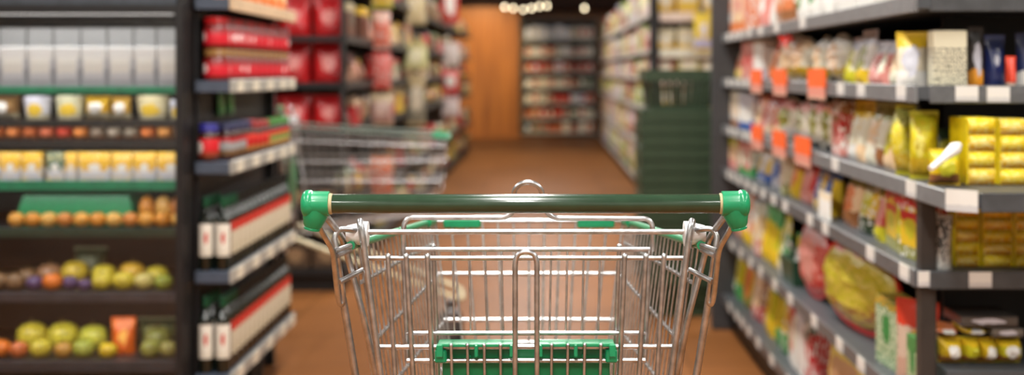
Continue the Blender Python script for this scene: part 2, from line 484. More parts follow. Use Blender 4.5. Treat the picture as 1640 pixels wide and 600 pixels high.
def m_tubecap():
    return MB().lathe([(.36,0), (.38,.01), (.36,.15), (.3,.16)], 14).mesh('cap')

KIND = {}
def kit(kind):
    if kind not in KIND:
        KIND[kind] = {
            'box': lambda: [('carton', m_box(), 0), ('label_panel', m_label_panel(), 1), ('top_flap', m_flap(), 1), ('top_flap', m_flap2(), 1)],
            'pouch0': lambda: [('pouch_body', m_pouch(1), 0), ('top_seal', m_pouch_seal(), 1)],
            'pouch1': lambda: [('pouch_body', m_pouch(5), 0), ('top_seal', m_pouch_seal(), 1)],
            'pillow0': lambda: [('bag_body', m_pillow(2), 0), ('end_seal', m_seal(0, .08), 1), ('end_seal', m_seal(.92, 1), 1)],
            'pillow1': lambda: [('bag_body', m_pillow(9), 0), ('end_seal', m_seal(0, .08), 1), ('end_seal', m_seal(.92, 1), 1)],
            'oval': lambda: [('bag_body', m_oval(4), 0), ('rim', m_oval_rim(), 1)],
            'jar': lambda: [('jar_body', m_jar(), 0), ('lid', m_jar_lid(), 1), ('label_band', m_jar_label(), 2)],
            'bottle': lambda: [('bottle_glass', m_bottle(), 0), ('cap', m_bottle_cap(), 1), ('label_band', m_bottle_label(), 2)],
            'tub': lambda: [('tub_body', m_tub(), 0), ('lid', m_tub_lid(), 1)],
            'fruit0': lambda: [('fruit_body', m_fruit(1), 0), ('stem', m_stem(), 1)],
            'fruit1': lambda: [('fruit_body', m_fruit(8), 0), ('stem', m_stem(), 1)],
            'tray': lambda: [('tray', m_tray(), 0)],
            'film': lambda: [('film', m_film(), 0)],
            'tubepack': lambda: [('tube_body', m_tubepack(), 0), ('cap', m_tubecap(), 1)],
            'plainbox': lambda: [('carton', m_box(), 0)],
            'plainbag': lambda: [('bag_body', m_pillow(3), 0)],
            'plainpouch': lambda: [('bag_body', m_pouch(3), 0)],
        }[kind]()
    return KIND[kind]
def item(kind, name, label, cat, loc, dims, mats, rz=0.0, group=None, tilt=0.0):
    """one thing from a unit kit; dims = width, depth, height"""
    k = kit(kind)
    if len(k) == 1:
        o = put(name, k[0][1], mats[0], None, loc, (tilt, 0, rz), dims)
    else:
        o = empty(name, loc, rz, dims); o.rotation_euler.x = tilt
        for pn, me, mi in k: put(pn, me, mats[min(mi, len(mats)-1)], o)
    tag(o, label, cat, group); return o

# ------------------------------------------------------------------ shopping trolley
HY = 1.72
def cp(dx, py, ly, s=1):
    Y = HY+ly
    return Vector((s*dx*Y/F, ly, EYE-(py-PY)*Y/F))
def wire(name, pts, r, parent, m=None, n=8, fl=0.0, closed=False, seg=4):
    if fl: pts = fillet(pts, fl, seg)
    mb = MB().tube(pts, r, n, closed)
    return put(name, mb.mesh(name, 50), m or CHROME, parent)

def make_cart():
    root = empty('shopping_trolley')
    # handle
    hz = cp(0, 326, 0).z; hl = .256
    Mx = Matrix.Translation((0, 0, hz)) @ Matrix.Rotation(math.pi/2, 4, 'Y')
    h = put('handle', MB().lathe([(.0118,-hl), (.0126,-hl+.002), (.0126,hl-.002), (.0118,hl)], 28, Mx).mesh('handle'), HANDLE, root)
    for s in (-1, 1):
        put('handle_ring', MB().lathe([(.0130,s*hl-.002), (.0138,s*hl-.001), (.0138,s*hl+.002), (.0130,s*hl+.003)], 24, Mx).mesh('ring'), plain((196,180,140), .4), h)
    for s in (-1, 1):
        mb = MB()
        Ms = Matrix.Translation((s*hl, 0, hz)) @ Matrix.Rotation(s*math.pi/2, 4, 'Y')
        mb.lathe([(.0145,.001), (.0165,.0015), (.0168,.022), (.0172,.024), (.0182,.0255), (.0184,.029), (.0178,.032), (.0150,.0355), (.0100,.0375), (.002,.0383)], 26, Ms)
        # funnel that takes the upright tube
        base_c = Vector((s*.281, .004, hz-.034)); top_c = Vector((s*.274, .002, hz-.004))
        ax = (base_c-top_c)
        q = Vector((0,0,1)).rotation_difference(ax.normalized()).to_matrix().to_4x4()
        Mf = Matrix.Translation(top_c) @ q
        Lh = ax.length
        mb.lathe([(.0172,0), (.0168,Lh*.35), (.0125,Lh*.8), (.0105,Lh*.9), (.0110,Lh*.92), (.0108,Lh), (.007,Lh)], 22, Mf)
        put('end_cap', mb.mesh('end_cap', 40), GREEN, root)
    for s in (-1, 1):
        # hairpin tube from the cap, round the bottom and over into the white hinge bush
        pts = [cp(*p, s) for p in ((332,345,.0), (330,364,.008), (309,399,.03), (301.5,470,.052), (299,483,.055), (296,488,.057), (292.5,483,.058), (293,470,.057), (303,400,.044), (307,379,.046), (300,367,.05), (289,366.5,.056), (272,369,.066))]
        wire('hairpin_tube', pts, .0040, root, fl=.012)
        pts = [cp(*p, s) for p in ((293.5,476,.064), (291,490,.066), (273,600,.074))]+[Vector((s*.205,.075,.62)), Vector((s*.205,.0,.16))]
        wire('leg', pts, .0052, root, fl=.02)
        pts = [cp(*p, s) for p in ((322,343,.004), (300,371,.056), (292,385,.082), (278,440,.086), (262,500,.086))]+[Vector((s*.198,.115,.72)), Vector((s*.186,.13,.50))]
        wire('corner_tube', pts, .0046, root, fl=.012)
        # double peg with a green tip
        a, b = cp(307, 402, .035, s), cp(281, 393, .062, s)
        p = wire('peg', [a, b], .0042, root); put('peg_lower', MB().tube([a+Vector((s*-.004,0,-.006)), b+Vector((0,0,-.006))], .0036, 8).mesh('peg_lower'), CHROME, p)
        wire('peg', [cp(299, 451, .045, s), cp(262, 432, .085, s)], .0040, root)
        # white bush
        c = cp(272, 374, .077, s)
        Mb = Matrix.Translation(c) @ Matrix.Rotation(s*math.pi/2, 4, 'Y')
        put('hinge_bush', MB().lathe([(.009,-.0175), (.0172,-.0165), (.0172,-.007), (.0158,-.006), (.0115,.012), (.0105,.013), (.008,.013)], 20, Mb).mesh('bush'), WHITE_PL, root)
    # ---- hinged rear gate
    gate = put('gate', MB().tube([cp(262, 371, .072, -1), cp(262, 371, .072)], .0036, 10).mesh('gate_top_rod'), CHROME, root)
    for s in (-1, 1):
        pts = [cp(*p, s) for p in ((262,396,.094), (264,372,.088), (266,356,.08), (266,353,.070), (265,358,.060), (262,375,.056), (233,600,.062))]+[Vector((s*.172,.075,.56))]
        wire('gate_side_bar', pts, .0046, gate, fl=.008, n=10)
        for dx0, dx1, r in ((221,210,.0032), (192,181,.0035), (158,150,.0035)):
            a, b = cp(dx0, 413, .068, s), cp(dx1, 600, .072, s)
            d = (b-a); e = a+d*((a.z-.54)/(a.z-b.z))
            mb = MB().tube([a+Vector((0,0,.003)), e], r, 8)
            mb.lathe([(.001,-.003), (r*1.12,-.002), (r*1.12,.0015), (r*.7,.003), (.001,.0035)], 10, Matrix.Translation(a+Vector((0,0,.003))))
            put('gate_bar', mb.mesh('gate_bar', 50), CHROME, gate)
        for dx in (41, 67, 94, 120):
            a = cp(dx, 552, .060, s); e = Vector((a.x*.93, .066, .56))
            mb = MB().tube([a, e], .0022, 8).lathe([(.001,-.002), (.0026,-.001), (.0026,.0012), (.001,.0025)], 8, Matrix.Translation(a))
            put('gate_thin_bar', mb.mesh('gate_thin_bar', 50), CHROME, gate)
    for py, dx, r in ((413,258,.0033), (555,240,.0036), (577,191,.0034)):
        wire('gate_cross_bar', [cp(dx, py, .074, -1), cp(dx, py, .074)], r, gate, n=8)
    for z, hx in ((.74,.186), (.65,.178), (.56,.172)):
        wire('gate_cross_bar', [Vector((-hx,.078,z)), Vector((hx,.078,z))], .0033, gate)
    pts = [Vector((-.0145,.07,.56))]+[cp(*p) for p in ((-17.5,600,.058), (-17.5,418,.056), (-13,406,.056), (0,402,.056), (13,406,.056), (17.5,418,.056), (17.5,600,.058))]+[Vector((.0145,.07,.56))]
    wire('gate_loop', pts, .0037, gate, fl=.01, n=10)
    # ---- child seat back (flap) with the upward loop behind the handle
    flap = wire('seat_back', [cp(*p) for p in ((-197,402,.098), (-196,357,.096), (-188,348,.096), (-34,348,.096), (-22,341,.094), (-18,320,.090), (-20,304,.086), (-10,294,.084), (4,291,.084), (17,295,.084), (26,306,.086), (24,322,.09), (34,342,.094), (46,349,.096), (194,350,.096), (202,358,.096), (203,402,.098))], .0036, root, fl=.012, n=10)
    for py, dx in ((399,198), (533,193)):
        wire('seat_cross_bar', [cp(dx, py, .100, -1), cp(dx, py, .100)], .0033, flap)
    for s in (-1, 1):
        a, b = cp(149, 395, .104, s), cp(141, 600, .112, s)
        mb = MB().tube([a, b], .003, 8).lathe([(.001,-.004), (.004,-.002), (.0042,.001), (.0028,.004), (.001,.0045)], 10, Matrix.Translation(a))
        put('seat_bar', mb.mesh('seat_bar', 50), CHROME, flap)
        wire('seat_bar', [cp(197, 399, .1, s), cp(190, 577, .1, s)], .0032, flap)
        for dx in (40, 66, 92, 118):
            wire('seat_thin_bar', [cp(dx, 397, .103, s), cp(dx-3, 534, .104, s)], .0015, flap, n=6)
    # ---- green plastic seat panel
    Yp = .088
    P = lambda dx, py, ly=Yp: cp(dx, py, ly)
    zt = P(0, 556).z; xw = P(134, 550).x
    pan = put('seat_panel', MB().box(-xw, xw, Yp, Yp+.006, .60, zt, .0015).mesh('seat_panel'), GREEN_PANEL, root)
    for s in (-1, 1):
        xa, xb = cp(17, 545, .1).x, cp(139, 545, .1).x
        x0, x1 = (xa, xb) if s > 0 else (-xb, -xa)
        z1 = cp(0, 543, .09).z
        mb = MB().box(x0, x1, .062, Yp+.004, z1-.005, z1, .0012)
        for xc in (x0+.003, (x0+x1)/2, x1-.003):
            wd = .0045 if abs(xc-(x0+x1)/2) > .01 else .0025
            mb.box(xc-wd, xc+wd, .058, .066, z1-.018, z1-.001, .0012)
        put('hook_rail', mb.mesh('hook_rail'), GREEN, pan)
        xt0, xt1 = sorted((s*cp(127, 0, .07).x, s*cp(146, 0, .07).x))
        zb0, zb1 = cp(0, 580, .07).z, cp(0, 559, .07).z
        put('side_tab', MB().box(xt0, xt1, .066, .092, zb0, zb1, .002).mesh('side_tab'), GREEN, pan)
        xm = s*cp(92, 0, .11).x
        put('clip_plate', MB().box(xm-.004, xm+.004, Yp-.004, Yp, cp(0,571,.11).z, cp(0,561,.11).z, .0008).mesh('clip_plate'), GREEN, pan)
    # ---- basket
    RR, RF = Vector((.2385,.062,.964)), Vector((.184,.78,.916))      # top rail, rear and front
    BR, BF = Vector((.184,.13,.50)), Vector((.143,.735,.60))         # bottom, rear and front
    rim = wire('basket', [Vector((-RF.x,RF.y,RF.z)), RF], .0042, root)
    for s in (-1, 1):
        m_ = lambda p: Vector((s*p.x, p.y, p.z))
        wire('side_rail', [m_(RR), m_(RF)], .0062, rim, GREEN, n=10)
        n = 22
        for i in range(n):
            t = (i+.6)/n
            a = RR.lerp(RF, t); b = BR.lerp(BF, t)
            wire('side_wire', [m_(a), m_(b)], .0016, rim, n=6)
        for f0, f1 in ((.12,.13), (.32,.32), (.50,.60), (.78,.80), (1,1)):
            wire('side_rod', [m_(RR.lerp(RF, .06).lerp(BR.lerp(BF, .06), f0)+Vector((.002,0,0))), m_(RF.lerp(BF, f1)+Vector((.003,0,0)))], .0032, rim)
        x0, x1 = sorted((s*.092, s*.163))
        put('front_bumper', MB().box(x0, x1, .772, .79, .903, .921, .003).mesh('front_bumper'), GREEN, rim)
        put('corner_guard', MB().tube([m_(RF.lerp(RR,.10)), m_(RF)], .0095, 10).mesh('corner_guard'), GREEN, rim)
    for k in range(13):
        t = -1+2*k/12
        wire('front_wire', [Vector((t*RF.x*.97,.78,RF.z)), Vector((t*BF.x*.97,.735,.60))], .0021, rim, n=6)
    for z in (.817, .732, .690, .60):
        u = (RF.z-z)/(RF.z-BF.z); hx = RF.x+(BF.x-RF.x)*u; yy = RF.y+(BF.y-RF.y)*u
        wire('front_rod', [Vector((-hx,yy+.004,z)), Vector((hx,yy+.004,z))], .0038, rim)
    for k in range(9):
        t = -1+2*k/8
        wire('floor_wire', [Vector((t*BR.x,BR.y,BR.z)), Vector((t*BF.x,BF.y,BF.z))], .0022, rim, n=6)
    for k in range(6):
        p = BR.lerp(BF, k/5)
        wire('floor_rod', [Vector((-p.x,p.y,p.z-.004)), Vector((p.x,p.y,p.z-.004))], .003, rim)
    # ---- chassis and castors
    ch = wire('chassis', [Vector((-.205,.09,.50)), Vector((-.15,.84,.205)), Vector((.15,.84,.205)), Vector((.205,.09,.50))], .011, root, fl=.06, n=10, m=plain((222,210,172), .4))
    wire('chassis_bar', [Vector((-.205,.04,.30)), Vector((.205,.04,.30))], .008, ch)
    for s in (-1, 1):
        wire('strut', [Vector((s*.155,.72,.25)), Vector((s*.146,.70,.59))], .007, ch)
    for x, y in ((-.205,0), (.205,0), (-.145,.80), (.145,.80)):
        ca = put('castor', MB().box(x-.02, x+.02, y-.03, y+.03, .145, .165, .004).box(x-.022, x-.017, y-.035, y+.012, .05, .15).box(x+.017, x+.022, y-.035, y+.012, .05, .15).mesh('castor'), plain((120,120,122), .35, .8), root)
        Mw = Matrix.Translation((x, y-.012, .06)) @ Matrix.Rotation(math.pi/2, 4, 'Y')
        put('wheel', MB().lathe([(.02,-.014), (.05,-.014), (.06,-.010), (.06,.010), (.05,.014), (.02,.014)], 22, Mw).mesh('wheel'), RUBBER, ca)
    return root
cart = make_cart()
cart.location = (-.023, HY, 0); cart.rotation_euler.z = R(.3)
tag(cart, 'empty wire shopping trolley with dark green handle seen from behind in sharp focus', 'trolley', 'shopping trolleys')
cart2 = copy_tree(cart)
cart2.location = (-1.20, 5.80, 0); cart2.rotation_euler.z = R(-86)
for ch in cart2.children:
    for q in ch.children:
        if q.name.startswith('side_rail'): q.material_slots[0].material = plain((104,116,106), .5)
        if q.name.startswith('corner_guard'): q.scale = (1, 1, 1)
tag(cart2, 'wire trolley parked sideways across the gap beneath the red packets', 'trolley', 'shopping trolleys')

# ------------------------------------------------------------------ shelving helpers
def price_tags(parent, spots, axis, wpx, h, m, name='price_tag', th=.004):
    me = MB().box(-wpx/2, wpx/2, -th/2, th/2, -h/2, h/2).mesh(name, 0)
    for p in spots:
        put(name, me, m, parent, p, (0, 0, axis))

# ------------------------------------------------------------------ right-hand shelving (snacks) with end display
GX = .84; YN, YF = 2.92, 6.10
LEV = [(.150,2.92), (.434,2.92), (.737,2.92), (.934,2.67), (1.150,2.92), (1.354,2.92)]
g = empty('shelving_unit', (0,0,0))
tag(g, 'dark grey shelving full of snack bags beside the trolley handle', 'shelving')
put('back_panel', MB().box(1.27, 1.30, 3.36, YF, 0, 2.1).mesh('back_panel', 0), DARKER, g)
put('end_back_panel', MB().box(1.02, 1.78, 3.34, 3.36, 0, 2.1).mesh('end_back_panel', 0), DARKER, g)
put('end_panel', MB().box(.785, 1.30, YF, YF+.05, 0, 2.1, .006).mesh('end_panel', 0), POST, g)
put('kick_base', MB().box(.88, 1.30, YN+.05, YF, 0, .12).mesh('kick_base', 0), DARK, g)
put('end_base', MB().box(.90, 1.78, YN+.03, 3.34, 0, .46).mesh('end_base', 0), DARK, g)
put('post', MB().box(.848, .884, 2.945, 2.985, 0, .93, .003).mesh('post', 0), plain((52,46,42), .5), g)
put('side_wall', MB().box(1.75, 1.78, YN+.03, 3.34, 0, 2.1).mesh('side_wall', 0), DARK, g)
SHTOP = {}
for i, (z, yf) in enumerate(LEV):
    zt = z+.017; SHTOP[i] = zt
    c = .05 if i in (3,) else .02
    if i in (0, 1):
        poly = [(GX,YN+.04), (1.27,YN+.04), (1.27,YF), (GX,YF)]
    else:
        poly = [(GX+c,yf), (1.75,yf), (1.75,3.34), (1.27,3.34), (1.27,YF), (GX,YF), (GX,yf+c)]
    s = put('shelf', MB().prism(poly, z-.012, zt).mesh('shelf', 0), SHELF, g)
    ys = YN+.04 if i in (0, 1) else yf+c
    put('price_rail', MB().add(*(lambda a: (a.v, a.f))(MB().box(GX-.008, GX+.002, ys, YF, z-.020, z+.020, .002))).mesh('price_rail', 0), RAIL if i not in (0,1,2) else plain((92,94,97), .35), s)
    if i not in (0, 1):
        put('price_rail', MB().box(GX+c, 1.75, yf-.008, yf+.002, z-.020, z+.020, .002).mesh('price_rail', 0), plain((96,98,100), .4) if i == 4 else plain((70,73,76), .4), s)  # second-highest end rail in lighter grey: its lit look painted in
    # white shelf tickets on the aisle side
    spots = {0: (1172,1183,1192,1203,1218,1240,1268), 1: (1176,1190,1206,1222,1245,1270,1309,1350,1385,1425),
             2: (1170,1178,1188,1200,1212,1226,1243,1262,1302,1327,1400,1455), 3: (1172,1182,1195,1205,1343,1466),
             4: (1170,1180,1190,1200,1352,1385,1450), 5: (1170,1180,1190,1203,1222,1248,1290)}[i]
    price_tags(s, [(GX-.010, F*GX/(x-PX), z+.002) for x in spots], R(90), .07, .036, TAGW)
# orange promotion cards with pale lower halves
sh3 = [o for o in g.children if o.name.startswith('shelf')]
for i, xs in ((4, (1217,1255,1315)), (3, (1218,1254,1292))):
    for x in xs:
        Y = F*GX/(x-PX); z = LEV[i][0]
        t = put('promotion_card', MB().box(-.12, .12, -.003, .003, 0, .055).mesh('promotion_card', 0), TAGO, sh3[i], (GX-.014, Y, z+.004), (0, 0, R(90)))
        put('ticket', MB().box(-.115, .115, -.003, .003, -.036, 0).mesh('ticket', 0), TAGP, t)

SHN = ['lowest', 'second-lowest', 'third-lowest', 'third-highest', 'second-highest', 'highest']
CREAM=(226,222,200); YEL=(222,186,40); LIME=(196,190,40); RED=(196,36,36); ORG=(222,128,74); PINK=(214,140,130); WHT=(232,230,224); PEACH=(232,200,160)
GRN=(70,150,84); DKG=(46,66,40); BLUE=(50,92,168); OLV=(140,140,60); BRN=(150,96,54); SIL=(196,196,206); NAVY=(30,44,96)
COLN = {CREAM:'cream', YEL:'yellow', LIME:'lime yellow', RED:'red', ORG:'orange', PINK:'pink', WHT:'white', PEACH:'peach', GRN:'green', DKG:'dark green', BLUE:'blue', OLV:'olive', BRN:'brown', SIL:'silver', NAVY:'navy'}
# (x0, x1, ytop, kind, main, top, bottom, motif, noun)
ROWS = {
5: [(1164,1176,-40,'box',ORG,PEACH,None,WHT,'carton'), (1176,1190,-40,'box',PINK,None,ORG,PEACH,'carton'), (1190,1204,-46,'box',ORG,None,None,PINK,'carton'), (1204,1218,-50,'pouch',PINK,WHT,None,WHT,'pouch'), (1218,1238,-60,'pouch',WHT,PEACH,None,PINK,'pouch'), (1240,1268,-70,'box',CREAM,None,BRN,ORG,'carton'), (1268,1300,-90,'pouch',WHT,SIL,None,GRN,'pouch'), (1300,1345,-110,'pouch',CREAM,None,WHT,PINK,'pouch'), (1345,1400,-130,'box',WHT,None,None,BLUE,'carton'), (1400,1478,-160,'pouch',CREAM,None,None,YEL,'pouch')],
4: [(1168,1180,72,'pouch',ORG,PEACH,YEL,None,'pouch'), (1178,1190,76,'pouch',YEL,OLV,None,ORG,'pouch'), (1190,1208,64,'box',RED,PINK,PINK,PINK,'carton'), (1208,1219,62,'box',WHT,None,SIL,None,'carton'), (1219,1244,62,'pouch',ORG,BRN,None,PEACH,'pouch'), (1244,1268,54,'oval',CREAM,WHT,YEL,PEACH,'oval bag'), (1298,1314,58,'oval',CREAM,WHT,YEL,PEACH,'oval bag'), (1315,1339,54,'oval',CREAM,WHT,YEL,PEACH,'oval bag'), (1339,1357,60,'pouch',CREAM,SIL,LIME,LIME,'pouch'), (1357,1377,48,'pouch',WHT,SIL,YEL,OLV,'pouch'), (1377,1393,66,'pouch',RED,SIL,PINK,PINK,'pouch'), (1393,1410,66,'pouch',PINK,SIL,PINK,CREAM,'pouch'), (1410,1428,56,'pouch',PEACH,YEL,CREAM,None,'pouch'), (1428,1445,52,'pouch',PEACH,WHT,YEL,CREAM,'pouch')],
3: [(1168,1186,146,'box',PEACH,CREAM,BRN,WHT,'carton'), (1186,1200,149,'box',WHT,SIL,BLUE,None,'carton'), (1200,1216,152,'pouch',PINK,ORG,None,PEACH,'pouch'), (1216,1243,154,'pouch',ORG,RED,PEACH,PINK,'pouch'), (1243,1266,156,'oval',CREAM,PINK,WHT,OLV,'oval bag'), (1267,1292,156,'oval',CREAM,PINK,WHT,OLV,'oval bag'), (1293,1310,157,'oval',CREAM,PINK,CREAM,OLV,'oval bag'), (1311,1327,157,'oval',CREAM,ORG,CREAM,OLV,'oval bag'), (1328,1346,159,'box',RED,BRN,PINK,PINK,'carton'), (1346,1362,160,'pouch',YEL,YEL,WHT,CREAM,'pouch'), (1362,1375,160,'pouch',CREAM,YEL,PEACH,None,'pouch'), (1375,1388,162,'pouch',PEACH,OLV,CREAM,None,'pouch'), (1388,1402,163,'pouch',CREAM,OLV,BRN,None,'pouch'), (1402,1418,164,'pouch',YEL,OLV,PEACH,LIME,'pouch'), (1418,1438,166,'pouch',WHT,DKG,PEACH,CREAM,'pouch')],
2: [(1164,1180,220,'box',PEACH,LIME,PINK,PINK,'carton'), (1180,1203,224,'box',CREAM,PINK,GRN,PINK,'carton'), (1205,1225,236,'pouch',SIL,WHT,BLUE,YEL,'pouch'), (1225,1243,240,'pouch',WHT,SIL,SIL,BLUE,'pouch'), (1244,1256,246,'box',CREAM,None,OLV,BRN,'carton'), (1256,1268,246,'pouch',YEL,RED,YEL,ORG,'pouch'), (1268,1291,249,'pouch',RED,RED,PINK,PINK,'pouch'), (1292,1326,258,'pouch',YEL,BLUE,YEL,BLUE,'pouch'), (1332,1362,270,'pouch',PEACH,OLV,BRN,ORG,'pouch'), (1362,1386,275,'pouch',YEL,OLV,DKG,LIME,'pouch'), (1387,1408,292,'pouch',RED,YEL,LIME,PINK,'pouch'), (1410,1440,298,'box',LIME,RED,OLV,YEL,'carton'), (1442,1474,310,'box',LIME,RED,OLV,YEL,'carton')],
1: [(1164,1182,306,'pouch',PEACH,WHT,ORG,None,'pouch'), (1182,1200,312,'pouch',WHT,ORG,YEL,ORG,'pouch'), (1200,1214,322,'box',PEACH,WHT,PINK,None,'carton'), (1214,1236,330,'pouch',LIME,GRN,YEL,YEL,'pouch'), (1236,1252,342,'pouch',GRN,LIME,CREAM,LIME,'pouch')],
0: [(1164,1180,380,'pouch',LIME,YEL,GRN,None,'pouch'), (1180,1196,392,'pouch',YEL,ORG,OLV,ORG,'pouch'), (1196,1212,405,'pouch',BRN,ORG,RED,PEACH,'pouch'), (1212,1232,425,'pouch',LIME,GRN,YEL,YEL,'pouch'), (1232,1256,445,'pouch',LIME,OLV,GRN,YEL,'pouch'), (1258,1272,462,'box',CREAM,RED,WHT,PINK,'carton'), (1272,1286,480,'box',WHT,SIL,WHT,None,'carton'), (1286,1302,495,'box',RED,DKG,RED,WHT,'carton')],
}
def shelf_row(lv, rows):
    out = []
    for r in rows:
        x0, x1, yt, kind, c, tp, bt, mo, noun = r
        ya, yb = F*.872/(x1-PX), F*.872/(x0-PX)
        n = 1 if kind == 'oval' else max(1, round((yb-ya)/.20))
        for k in range(n):
            y0 = ya+(yb-ya)*k/n; y1 = ya+(yb-ya)*(k+1)/n
            out.append((y0, y1, r))
    out.sort(key=lambda a: a[0])
    for q, (y0, y1, r) in enumerate(out):
        x0, x1, yt, kind, c, tp, bt, mo, noun = r
        ym = (y0+y1)/2; zt = SHTOP[lv]
        h = max(.06, zat(yt, F*.872/((x0+x1)/2-PX))-zt)
        h = min(h, (SHTOP[lv+1]-zt-.035) if lv < 5 else .32)
        wd = (y1-y0)*.97; dp = {'box': .09 if lv != 2 else .06, 'pouch': .10, 'oval': .085}[kind]
        km = kind if kind in ('box', 'oval') else 'pouch%d' % (q % 2)
        m0 = printed(c, tp, bt, mo, speck=(WHT if q % 3 == 0 and c != WHT else None), seed=q % 7)
        m1 = printed(mo or c, tp, None, c, seed=q % 5) if kind == 'box' else (plain(tp or c, .4) if kind != 'oval' else plain((214,214,200), .35))
        item(km, {'pouch':'snack_pouch', 'carton':'snack_carton', 'oval bag':'oval_snack_bag'}[noun],
             '%s %s, %s from the near end of the %s snack shelf' % (COLN[c], noun, nth(q+1), SHN[lv]), {'pouch':'pouch', 'carton':'carton', 'oval bag':'bag'}[noun],
             (.868+dp/2+rng.uniform(0,.01), ym, zt), (wd, dp, h), (m0, m1), R(-90)+rng.uniform(-.12,.12), 'packets along the snack shelves')
for lv, rows in ROWS.items(): shelf_row(lv, rows)

def single(kind, name, label, cat, x0, x1, yt, Y, zb, dp, mats, rz=0.0, tilt=0.0, group=None, xoff=0.0):
    """a thing facing the camera-side end, given its left, right and top in the photo and its distance"""
    xa, xb = xat(x0, Y), xat(x1, Y)
    return item(kind, name, label, cat, ((xa+xb)/2+xoff, Y+dp/2, zb), (xb-xa, dp, max(.02, zat(yt, Y)-zb)), mats, rz, group, tilt)
Z3, Z4, Z5 = SHTOP[2], SHTOP[3], SHTOP[4]
# second-highest shelf, corner and end display
single('pouch0', 'kraft_bag', 'yellow and white paper bag beside the printed cream carton', 'bag', 1444, 1496, 50, 3.06, Z5, .09, (printed((226,214,188), YEL, WHT, SIL), plain(YEL, .5)), R(-25))
single('plainbox', 'printed_carton', 'cream carton covered in rows of tiny dark print', 'carton', 1497, 1550, 48, 2.965, Z5, .06, (writing_mat(),), R(-4))
single('pouch1', 'dark_pouch', 'dark pouch with orange lower label beside the printed carton', 'pouch', 1556, 1581, 42, 3.0, Z5, .05, (printed((60,54,50), (40,38,36), (226,150,40), SIL), plain((50,46,44), .4)))
single('pouch0', 'navy_pouch', 'glossy navy pouch between dark pouch and red tube', 'pouch', 1583, 1616, 55, 3.0, Z5, .06, (printed(NAVY, (40,48,80), None, SIL, rough=.2, br=.12), plain(NAVY, .2)))
single('tubepack', 'squeeze_tube', 'small red-orange squeeze tube standing on its cap', 'tube', 1614, 1632, 90, 2.96, Z5, .035, (plain((230,70,40), .35), plain((220,190,170), .4)), R(8))
single('pouch1', 'navy_pouch', 'navy pouch with white panel behind the red-orange tube', 'pouch', 1634, 1672, 52, 3.02, Z5, .06, (printed(NAVY, (44,52,84), WHT, None), plain(NAVY, .3)))
b = item('oval', 'tied_bag', 'cream oval bag tied with a red bow beside the second orange card', 'bag', (.908, 4.52, Z5), (.27, .085, .152), (printed(CREAM, PEACH, YEL, PEACH, seed=3), plain((214,214,200), .35)), R(-86))
bw = put('bow', m_bow(), plain((206,34,18), .3), b, (-.12, -.75, .93), (0,0,0), (.62, .8, .34))
# third-highest shelf: lime bags at the corner and the white scoop ticket
single('pillow0', 'lime_bag', 'bright lime bag left of the white paddle on the middle shelf', 'bag', 1440, 1476, 168, 3.13, Z4, .08, (printed((206,196,36), OLV, YEL, (224,206,40), seed=2, speck=(226,214,120)), plain(LIME, .4)), R(-50))
single('pillow1', 'lime_bag', 'lime and yellow bag directly behind the white paddle', 'bag', 1466, 1512, 178, 3.0, Z4, .09, (printed((220,206,30), LIME, YEL, (236,226,120), seed=4, br=.16, speck=(206,180,40)), plain(LIME, .4)), R(-28))
single('pillow0', 'yellow_bag', 'low yellow bag with orange base under the white paddle', 'bag', 1498, 1547, 240, 2.84, Z4, .09, (printed((228,196,24), LIME, BRN, LIME, seed=1), plain(YEL, .4)), R(-8))
single('plainpouch', 'olive_pouch', 'small olive pouch standing behind the low yellow bag', 'pouch', 1502, 1548, 200, 3.11, Z4, .07, (printed(OLV, DKG, YEL, LIME, seed=3),), R(-10))
sp = empty('paddle_ticket', (0,0,0)); tag(sp, 'white paddle-shaped plastic ticket jutting from the middle shelf', 'ticket')
pa, pb = at(1490, 270, 2.70), at(1530, 237, 2.74)
put('stem', MB().tube([pa, pa.lerp(pb,.55)], [.0065,.0075], 10).mesh('stem'), plain((252,248,240), .25), sp)
put('paddle', MB().tube([pa.lerp(pb,.5), pa.lerp(pb,.75), pa.lerp(pb,.95), pb, pb+(pb-pa)*.18], [.0075,.0105,.0135,.0135,.006], 12).mesh('paddle'), plain((252,248,240), .25), sp)
price_tags(sh3[3], [(GX+.018, 2.688, .936)], R(-45), .07, .045, TAGW)
price_tags(sh3[2], [(GX+.13, 2.91, .739), (GX+.02, 2.92, .739)], 0, .05, .034, TAGW)
price_tags(sh3[4], [(GX+.10, 2.91, 1.152), (GX+.17, 2.91, 1.150)], 0, .05, .034, TAGW)

# noodle multipacks on the end display
NB = [printed((240,204,22), (244,216,30), (236,180,30), (240,210,60), speck=(244,228,130), seed=s, rough=.25) for s in range(4)]
NO = [printed((238,192,40), (240,206,44), (232,170,40), (238,206,90), speck=(244,230,160), seed=s, rough=.25) for s in range(4)]
pk = MB().box(-.5, .5, -.5, .5, 0, 1, .05).mesh('packet', 60)
def multipack(x0, x1, yt, yb, Y, n, label, wrap, zb=None, dp=.12):
    xa, xb = xat(x0, Y), xat(x1, Y); z0 = zb if zb is not None else zat(yb, Y); z1 = zat(yt, Y)
    r = empty('noodle_multipack', ((xa+xb)/2, Y+dp/2, z0)); tag(r, label, 'multipack', 'yellow multipacks on the end display')
    hh = (z1-z0)/n; wd = xb-xa
    for k in range(n):
        # pillow lies on its side: its long axis across the shelf
        put('packet', pk, (NB if (k+wrap) % 2 else NO)[(k+wrap) % 4], r, (0, 0, hh*k), (0, 0, 0), (wd*.985, dp*.98, hh*.99))
    for sx in (-1, 1): put('wrapper_edge', MB().box(sx*wd*.49-.002, sx*wd*.49+.002, -dp*.51, dp*.51, .002, z1-z0-.002, .0008).mesh('wrapper_edge'), plain((222,196,24), .2), r)
multipack(1549, 1596, 188, 0, 2.88, 4, 'yellow noodle multipack beside the gap on the middle end shelf', 0, zb=Z4)
